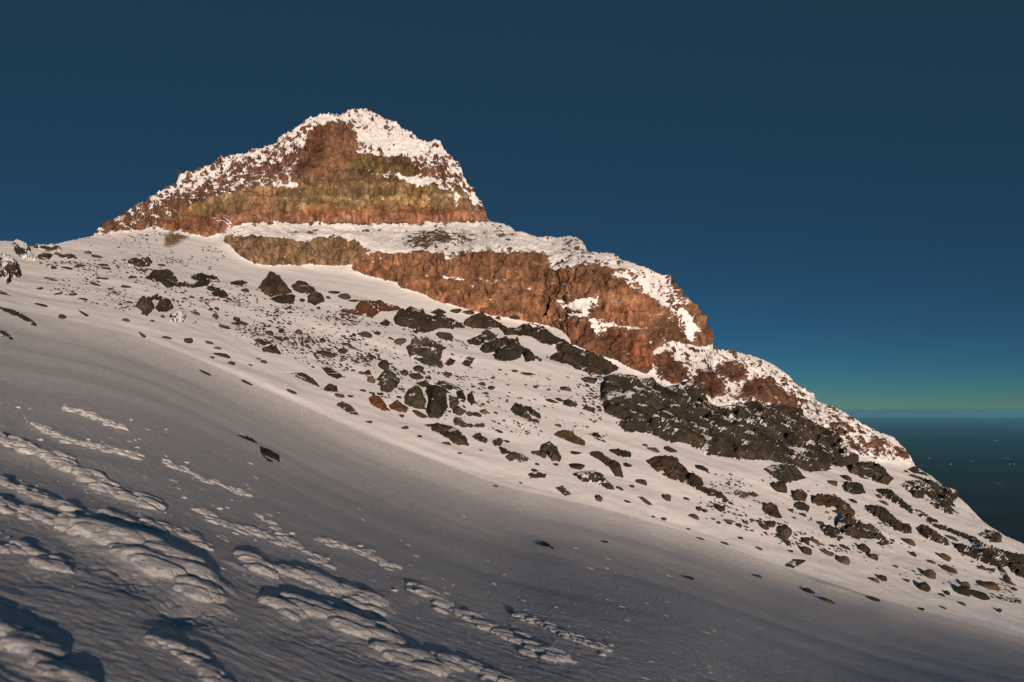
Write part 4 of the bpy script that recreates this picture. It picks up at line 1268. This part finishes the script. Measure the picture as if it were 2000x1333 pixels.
B_C = [(1170, 770, 42, 28, 15), (60, 686, 75, 22, 5), (390, 620, 58, 22, 8), (465, 622, 60, 24, 20), (600, 702, 62, 22, 15), (340, 755, 48, 28, 20), (280, 688, 38, 20, 15), (450, 826, 36, 34, 30),
       (566, 908, 46, 24, 20), (680, 877, 44, 26, 15), (895, 950, 42, 26, 25), (828, 817, 34, 26, 20), (940, 790, 62, 60, 60), (945, 765, 40, 20, 20), (1580, 1166, 60, 48, 8), (1725, 1237, 66, 54, 20),
       (1803, 1257, 92, 32, 18), (1840, 1207, 92, 40, 12), (1055, 1062, 46, 40, 30), (1212, 1102, 56, 44, 25), (1342, 1087, 42, 36, 30), (1308, 1055, 54, 36, 40), (1560, 1220, 44, 48, 50), (1385, 1182, 40, 28, 20),
       (1350, 1190, 44, 22, 15), (1680, 1140, 70, 26, 25), (1660, 1085, 60, 30, 35), (1690, 1000, 60, 16, 30), (1500, 1020, 58, 30, 35), (1600, 1103, 40, 14, 15), (1440, 822, 60, 18, 25), (1370, 826, 26, 20, 20),
       (1230, 742, 48, 26, 10), (990, 885, 22, 22, 10), (1040, 900, 30, 18, 30), (1000, 920, 14, 14, 0), (1090, 1020, 60, 22, 25), (1050, 1018, 36, 26, 20), (870, 960, 38, 24, 30), (720, 936, 34, 22, 20), (760, 950, 28, 20, 25),
       (790, 940, 22, 18, 10), (820, 930, 22, 14, 10), (850, 938, 26, 18, 20), (615, 885, 26, 18, 10), (590, 876, 22, 24, 40), (970, 1022, 34, 20, 20), (940, 1000, 24, 26, 50), (985, 1060, 26, 12, 10), (910, 940, 20, 14, 10),
       (1120, 940, 28, 22, 20), (1220, 1045, 40, 16, 30), (1150, 1070, 60, 20, 30), (1165, 1040, 24, 14, 20), (770, 1003, 20, 14, 20), (850, 1050, 34, 10, 25), (700, 1025, 36, 10, 20), (437, 917, 30, 12, 5), (390, 908, 20, 10, 10),
       (1230, 770, 20, 18, 10), (1260, 845, 34, 16, 25), (1390, 850, 44, 16, 30), (1520, 1070, 26, 22, 60), (1430, 1010, 20, 12, 20), (1490, 1190, 30, 14, 20), (1640, 1250, 30, 14, 15), (1665, 1245, 24, 22, 40), (1730, 1290, 34, 14, 30), (1890, 1320, 22, 24, 40),
       (1975, 1280, 30, 12, 10), (1960, 1225, 30, 16, 25), (1740, 1210, 44, 30, 20), (1650, 1305, 30, 12, 25), (1550, 1310, 26, 8, 10), (1820, 1130, 44, 18, 30), (1860, 1140, 20, 30, 60), (1940, 1195, 60, 16, 35), (1925, 1180, 20, 16, 10),
       (1790, 1075, 20, 10, 10), (300, 776, 22, 14, 10), (250, 790, 40, 12, 30), (280, 845, 30, 8, 20), (365, 845, 70, 14, 40), (155, 830, 30, 22, 40), (715, 767, 20, 12, 5), (535, 830, 28, 12, 10), (870, 470, 0, 0, 0),
       (110, 448, 32, 24, 10), (30, 425, 60, 32, 15), (15, 358, 40, 22, 10), (140, 497, 12, 8, 0), (105, 318, 62, 26, 10), (355, 600, 26, 14, 0), (1440, 1128, 26, 12, 20), (545, 1178, 50, 12, 15), (840, 1168, 46, 12, 15),
       (1067, 1235, 56, 22, 18), (1150, 1278, 80, 16, 22), (1340, 1275, 70, 14, 8), (1555, 1312, 28, 10, 10), (545, 962, 18, 8, 10), (595, 1005, 40, 6, 15), (180, 1020, 30, 8, 10)]
B_F = [(845, 588, 58, 38, 5), (772, 612, 42, 36, 5), (832, 630, 62, 40, 5), (1175, 665, 42, 24, 10), (1225, 687, 38, 22, 5), (1000, 615, 44, 24, 15), (665, 575, 62, 56, -30), (580, 612, 28, 34, 60), (547, 610, 30, 18, 10), (600, 648, 44, 36, 40),
       (450, 498, 44, 30, 5), (470, 458, 56, 18, 10), (370, 516, 84, 30, 18), (378, 490, 26, 16, 5), (120, 430, 34, 22, 5), (70, 402, 40, 30, -10), (130, 390, 24, 34, 40), (158, 432, 26, 24, 60), (220, 395, 44, 34, 10), (345, 436, 26, 20, 10),
       (565, 415, 76, 34, 15), (628, 412, 36, 20, 10), (510, 415, 26, 20, 20), (575, 460, 20, 14, 10), (505, 480, 34, 14, 10), (985, 420, 84, 44, 10), (1150, 828, 50, 26, 10), (1185, 812, 40, 34, 30), (1110, 825, 30, 30, 40), (870, 605, 24, 18, 10),
       (900, 638, 26, 20, 10), (860, 635, 20, 24, 40), (555, 700, 36, 14, 10), (435, 733, 50, 22, 15), (490, 735, 34, 12, 5), (240, 490, 22, 14, 0), (40, 550, 32, 16, 10), (1445, 858, 60, 18, 5), (1572, 880, 38, 18, 15), (1238, 860, 28, 12, 10), (1180, 775, 22, 18, 10),
       (1200, 715, 26, 14, 10), (1160, 690, 18, 12, 10), (1235, 635, 16, 22, 60), (1410, 618, 70, 14, 5), (1345, 604, 38, 12, 5), (1610, 695, 60, 24, 5), (1455, 685, 24, 16, 20), (1640, 775, 66, 34, 20), (1545, 762, 70, 16, 20), (1575, 755, 40, 20, 30), (1730, 803, 40, 32, 35),
       (1740, 650, 80, 26, 0), (1665, 1024, 62, 16, 5), (1563, 1080, 28, 16, 5), (1465, 1082, 24, 14, 5), (1310, 957, 28, 14, 10), (1270, 910, 36, 14, 25), (1450, 1115, 40, 16, 5), (990, 975, 50, 16, 5), (770, 900, 46, 18, -10), (585, 868, 40, 12, 0),
       (1785, 1268, 34, 36, 50), (1380, 1178, 20, 10, 5), (1245, 1200, 30, 10, 5), (745, 450, 34, 70, 70), (830, 395, 30, 16, 10), (700, 435, 30, 14, 20), (460, 218, 60, 38, 5), (400, 195, 70, 14, 0), (505, 238, 60, 12, 0), (375, 222, 26, 16, 5), (325, 272, 22, 20, 10), (240, 232, 28, 20, 10),
       (1105, 298, 62, 22, 0), (1040, 293, 60, 22, -5), (1345, 325, 54, 20, 0), (1260, 327, 26, 20, 0), (1210, 760, 20, 16, 10), (760, 830, 22, 26, 60), (860, 825, 90, 24, 30), (1060, 1030, 28, 10, 0), (850, 945, 26, 14, 0), (1170, 1010, 22, 8, 10)]
B_D = [(1365, 370, 48, 26, 5), (1470, 765, 34, 18, 5), (1050, 645, 40, 52, 60), (1165, 662, 44, 18, 10), (1210, 690, 46, 16, 10), (1235, 725, 100, 22, 12), (1180, 740, 34, 12, 5), (1288, 772, 48, 22, 5), (700, 534, 44, 22, -5), (345, 515, 36, 30, 25), (235, 447, 76, 16, 18), (465, 408, 52, 14, 12),
       (405, 385, 44, 18, -10), (315, 380, 62, 10, -15), (220, 355, 36, 14, -15), (300, 300, 90, 10, 20), (300, 235, 28, 24, 30), (430, 232, 34, 16, -5), (375, 240, 62, 16, 10), (905, 512, 26, 20, 5), (848, 535, 28, 14, 5), (925, 628, 56, 16, 0), (1250, 570, 70, 18, 15), (1320, 522, 40, 30, 0), (1310, 550, 50, 20, 0), (1350, 545, 60, 24, 20),
       (1200, 505, 40, 30, -20), (1175, 470, 26, 20, 10), (1210, 465, 26, 20, 10), (1090, 488, 54, 20, 15), (1070, 405, 28, 18, 10), (615, 355, 28, 14, 5), (700, 345, 56, 18, 5), (640, 370, 30, 12, 10), (720, 430, 40, 14, 0), (710, 458, 20, 12, 0), (1025, 410, 30, 12, 0), (1015, 380, 30, 10, 0), (540, 330, 80, 12, 25), (575, 300, 60, 10, 5), (900, 225, 40, 14, 5),
       (490, 150, 36, 24, 0), (540, 175, 60, 16, 10), (570, 222, 70, 14, 0), (590, 245, 50, 14, 0), (480, 500, 90, 10, 35), (800, 620, 70, 12, 40), (1150, 825, 80, 12, 30), (1380, 880, 70, 10, 30), (1625, 940, 60, 14, 25), (740, 295, 40, 20, 0), (790, 255, 60, 14, 5), (830, 250, 40, 10, 5), (1250, 400, 40, 16, 10), (1440, 745, 30, 10, 10), (1395, 778, 30, 8, 10)]
n_b = 0
BOULDERS = []
for crop, lst in (('C', B_C), ('F', B_F), ('D', B_D)):
    ox, oy, s_ = CROPS[crop]
    for (x, y, w, h, t) in lst:
        if w == 0:
            continue
        BOULDERS.append((ox + x / s_, oy + y / s_, max(w / s_, 4.5), max(h / s_, 3.2), t))
recs = []
for k, (u, v, w, h, t) in enumerate(BOULDERS):
    mi = int(rng.integers(0, 12))
    ob = place_rock(None, ROCKS[mi], u, v, w * 1.08, h * 1.12, t)
    recs.append((ob, u, v, w, h, TINT[mi]))
# labels: nearest landmark, side, rank
side_n = {}
for ob, u, v, w, h, tn in recs:
    best = min(LAND, key=lambda L: math.hypot(u - L[1], (v - L[2]) * 1.2))
    du_, dv_ = u - best[1], v - best[2]
    if abs(du_) > 1.6 * abs(dv_):
        side = 'right of' if du_ > 0 else 'left of'
    else:
        side = 'below' if dv_ > 0 else 'above'
    size = 'larger' if w > 26 else ('mid-sized' if w > 15 else 'small')
    side_n.setdefault((best[0], side, size), []).append((math.hypot(du_, dv_), ob, u, w))
ORD = ['nearest', 'second nearest', 'third nearest', 'fourth nearest', 'fifth nearest', 'sixth nearest', 'seventh nearest', 'eighth nearest', 'ninth nearest', 'tenth nearest']
for (lm, side, size), lst in side_n.items():
    lst.sort(key=lambda r: r[0])
    for k, (d, ob, u, w) in enumerate(lst):
        if len(lst) == 1:
            lb = 'the only %s boulder %s the %s' % (size, side, lm)
        elif k < len(ORD):
            lb = '%s of the %s boulders %s the %s' % (ORD[k], size, side, lm)
        else:
            lb = '%s boulder farther out %s the %s' % (size, side, lm)
        tag(ob, lb, 'boulder', 'boulders scattered over the snowfield')

# loose stones too small and many to count
st_base = []
for k in range(6):
    me = rock_mesh('stone_form', 300 + k, 1, MAT_DARK)
    co = np.zeros(len(me.vertices) * 3)
    me.vertices.foreach_get('co', co)
    fc = np.zeros(len(me.polygons) * 3, int)
    me.polygons.foreach_get('vertices', fc)
    st_base.append((co.reshape(-1, 3), fc.reshape(-1, 3)))
    bpy.data.meshes.remove(me)
REG = [(P_('D', 900, 360, 1400, 330, 2000, 480, 2000, 800, 1700, 760, 1300, 640, 900, 500), 560, (3, 7)),
       (P_('F', 0, 220, 700, 330, 1100, 450, 1250, 700, 900, 700, 600, 600, 300, 600, 0, 420), 620, (3, 8)),
       (P_('D', 200, 200, 900, 190, 1000, 400, 700, 480, 300, 400), 260, (3, 6)),
       (P_('F', 1100, 580, 1866, 640, 1866, 1000, 1500, 950, 1200, 900), 150, (3, 7)),
       (P_('F', 1700, 620, 1800, 600, 1800, 860, 1700, 800), 60, (4, 9)),
       (P_('C', 500, 700, 1100, 760, 1900, 1160, 2000, 1300, 1500, 1180, 900, 1020, 500, 900), 420, (3, 7)),
       (P_('C', 560, 860, 880, 920, 1100, 1010, 1200, 1080, 900, 1000, 600, 920), 110, (4, 9)),
       (P_('F', 560, 560, 1150, 620, 1300, 820, 1000, 860, 600, 760), 130, (4, 9)),
       (P_('A', 0, 660, 400, 640, 700, 740, 600, 830, 100, 740), 160, (2.5, 5))]
vs_, fs_, off = [], [], 0
for poly, n, (lo, hi) in REG:
    n = int(n * 1.5)
    xs = [p[0] for p in poly]
    ys = [p[1] for p in poly]
    got = 0
    cl = rng.uniform(size=(26, 2))
    while got < n:
        if rng.uniform() < 0.72:
            c = cl[rng.integers(0, 26)]
            u = min(xs) + (max(xs) - min(xs)) * c[0] + rng.normal() * 16
            v = min(ys) + (max(ys) - min(ys)) * c[1] + rng.normal() * 5.5
        else:
            u = rng.uniform(min(xs), max(xs))
            v = rng.uniform(min(ys), max(ys))
        if not inpoly(np.array([u]), np.array([v]), poly)[0]:
            got += 0.2
            continue
        got += 1
        if v > np.interp(u, CU, cE) - 8:
            continue
        w = lo + (hi - lo) * rng.uniform() ** 2.2
        co, fc = st_base[rng.integers(0, 6)]
        p = surf(np.array([u]), np.array([v]))[0]
        m = p[1] / F
        an = rng.uniform(0, 6.28)
        x = co[:, 0] * math.cos(an) - co[:, 1] * math.sin(an)
        y = co[:, 0] * math.sin(an) + co[:, 1] * math.cos(an)
        q = np.stack([x * w / 2, y * w / 2, co[:, 2] * w * rng.uniform(0.22, 0.4) - x * w * 0.17], -1) * m + p + np.array([0, 0, 0.08 * w * m])
        vs_.append(q)
        fs_.append(fc + off)
        off += len(co)
sc_ob = link_mesh('loose_stones', np.concatenate(vs_), np.concatenate(fs_), MAT_DARK)
attr_f(sc_ob, 'snow', np.zeros(len(sc_ob.data.vertices)))
tag(sc_ob, 'loose small dark stones strewn over the snowfield', 'stones', kind='stuff')

# ------------------------------------------------------------------ the plain far below, its lights, and the air
PL_Z = -2600.0
M = NT('dusk_plain')
pos = M.geo_pos()
mpn = M.n('ShaderNodeMapping')
mpn.inputs['Scale'].default_value = (1.0, 1.0, 1.0)
M.l(pos, mpn.inputs['Vector'])
nn = M.noise(0.00012, 6, 0.6, mpn.outputs[0])
M.l(M.ramp(nn, [(0.3, (0.018, 0.024, 0.020)), (0.5, (0.035, 0.042, 0.032)), (0.7, (0.07, 0.07, 0.055))]), M.b.inputs['Base Color'])
M.b.inputs['Roughness'].default_value = 1.0
M.b.inputs['Specular IOR Level'].default_value = 0.0
rr = np.concatenate([[0], np.geomspace(2000, 340000, 40)])
th = np.linspace(0, 2 * math.pi, 97)[:-1]
pv = [(0, 0, PL_Z)]
for r in rr[1:]:
    for t in th:
        pv.append((r * math.cos(t), r * math.sin(t), PL_Z))
pq = []
for i in range(len(rr) - 2):
    for j in range(96):
        a0 = 1 + i * 96 + j
        a1 = 1 + i * 96 + (j + 1) % 96
        pq.append((a0, a0 + 96, a1 + 96, a1))
cq = [(0, 1 + j, 1 + (j + 1) % 96, 0) for j in range(96)]
plain = link_mesh('plain', pv, pq, M.m)
tag(plain, kind='structure')

ML = NT('town_light_glow')
ML.b.inputs['Base Color'].default_value = (0.5, 0.5, 0.5, 1)
ML.b.inputs['Emission Color'].default_value = (0.85, 0.95, 1.0, 1)
ML.b.inputs['Emission Strength'].default_value = 0.5
TOWNS = [(1857, 908, 2.6, 2.2, 'brightest white light on the dark plain beside the ridge'), (1972, 908, 2.2, 1.8, 'left one of two close lights at the far right of the plain'),
         (1981, 908, 2.4, 1.8, 'right one of two close lights at the far right of the plain'), (1815, 896, 6, 1.2, 'faint short streak of lights nearest the rime crest'),
         (1944, 862, 10, 1.4, 'bright streak of town lights high on the plain at right'), (1919, 852, 5, 1.0, 'uppermost faint town light close under the horizon'),
         (1885, 856, 4, 1.0, 'faint town light under the horizon left of the uppermost one'), (1966, 896, 12, 1.0, 'long faint streak of lights above the two close lights'),
         (1897, 902, 4, 1.2, 'dim light midway between the brightest light and the close pair'), (1800, 910, 3, 1.2, 'small light just off the tip of the rime crest'),
         (1949, 946, 14, 1.0, 'lowest dim streak of lights on the dark plain'), (1847, 886, 4, 1.0, 'dim light above left of the brightest light')]
for u, v, wpx, hpx, lab in TOWNS:
    y = PL_Z / ((V0 - v) / F)
    m = y / F
    root = bpy.data.objects.new('town_lights', None)
    COL.objects.link(root)
    root.location = (y * (u - 1000) / F, y, PL_Z)
    n = max(1, int(wpx / 3))
    for k in range(n):
        dx = (k - (n - 1) / 2) * (wpx / n) * m * 1.0
        r = max(1.0, hpx) * 0.5 * m
        vv_ = [(-r, 0, 0), (r, 0, 0), (0, -r, 0), (0, r, 0), (0, 0, r * 1.3), (-r * .5, -r * .5, r), (r * .5, r * .5, r)]
        ff_ = [(0, 2, 4), (2, 1, 4), (1, 3, 4), (3, 0, 4)]
        l_ = link_mesh('lamp_cluster', np.array(vv_) + np.array([dx, 0, 20]), ff_, ML.m, root, False)
    tag(root, lab, 'light', 'town lights on the plain')

# the air: one closed box of thin haze from below the plain to just above the peak
top = float(ALL[..., 2].max()) + 12.0
hx = 341000.0
hv = [(x, y, z) for z in (PL_Z - 1.0, top) for x, y in ((-hx, -hx), (hx, -hx), (hx, hx), (-hx, hx))]
hfq = [(0, 3, 2, 1), (4, 5, 6, 7), (0, 1, 5, 4), (1, 2, 6, 5), (2, 3, 7, 6), (3, 0, 4, 7)]
mh = bpy.data.materials.new('thin_haze')
mh.use_nodes = True
nt = mh.node_tree
nt.nodes.clear()
ho = nt.nodes.new('ShaderNodeOutputMaterial')
pvn = nt.nodes.new('ShaderNodeVolumePrincipled')
pvn.inputs['Color'].default_value = (0.13, 0.50, 0.90, 1)
pvn.inputs['Density'].default_value = 5.0e-6
pvn.inputs['Anisotropy'].default_value = 0.0
nt.links.new(pvn.outputs[0], ho.inputs['Volume'])
haze = link_mesh('haze', hv, hfq, mh, None, False)
tag(haze, kind='stuff')
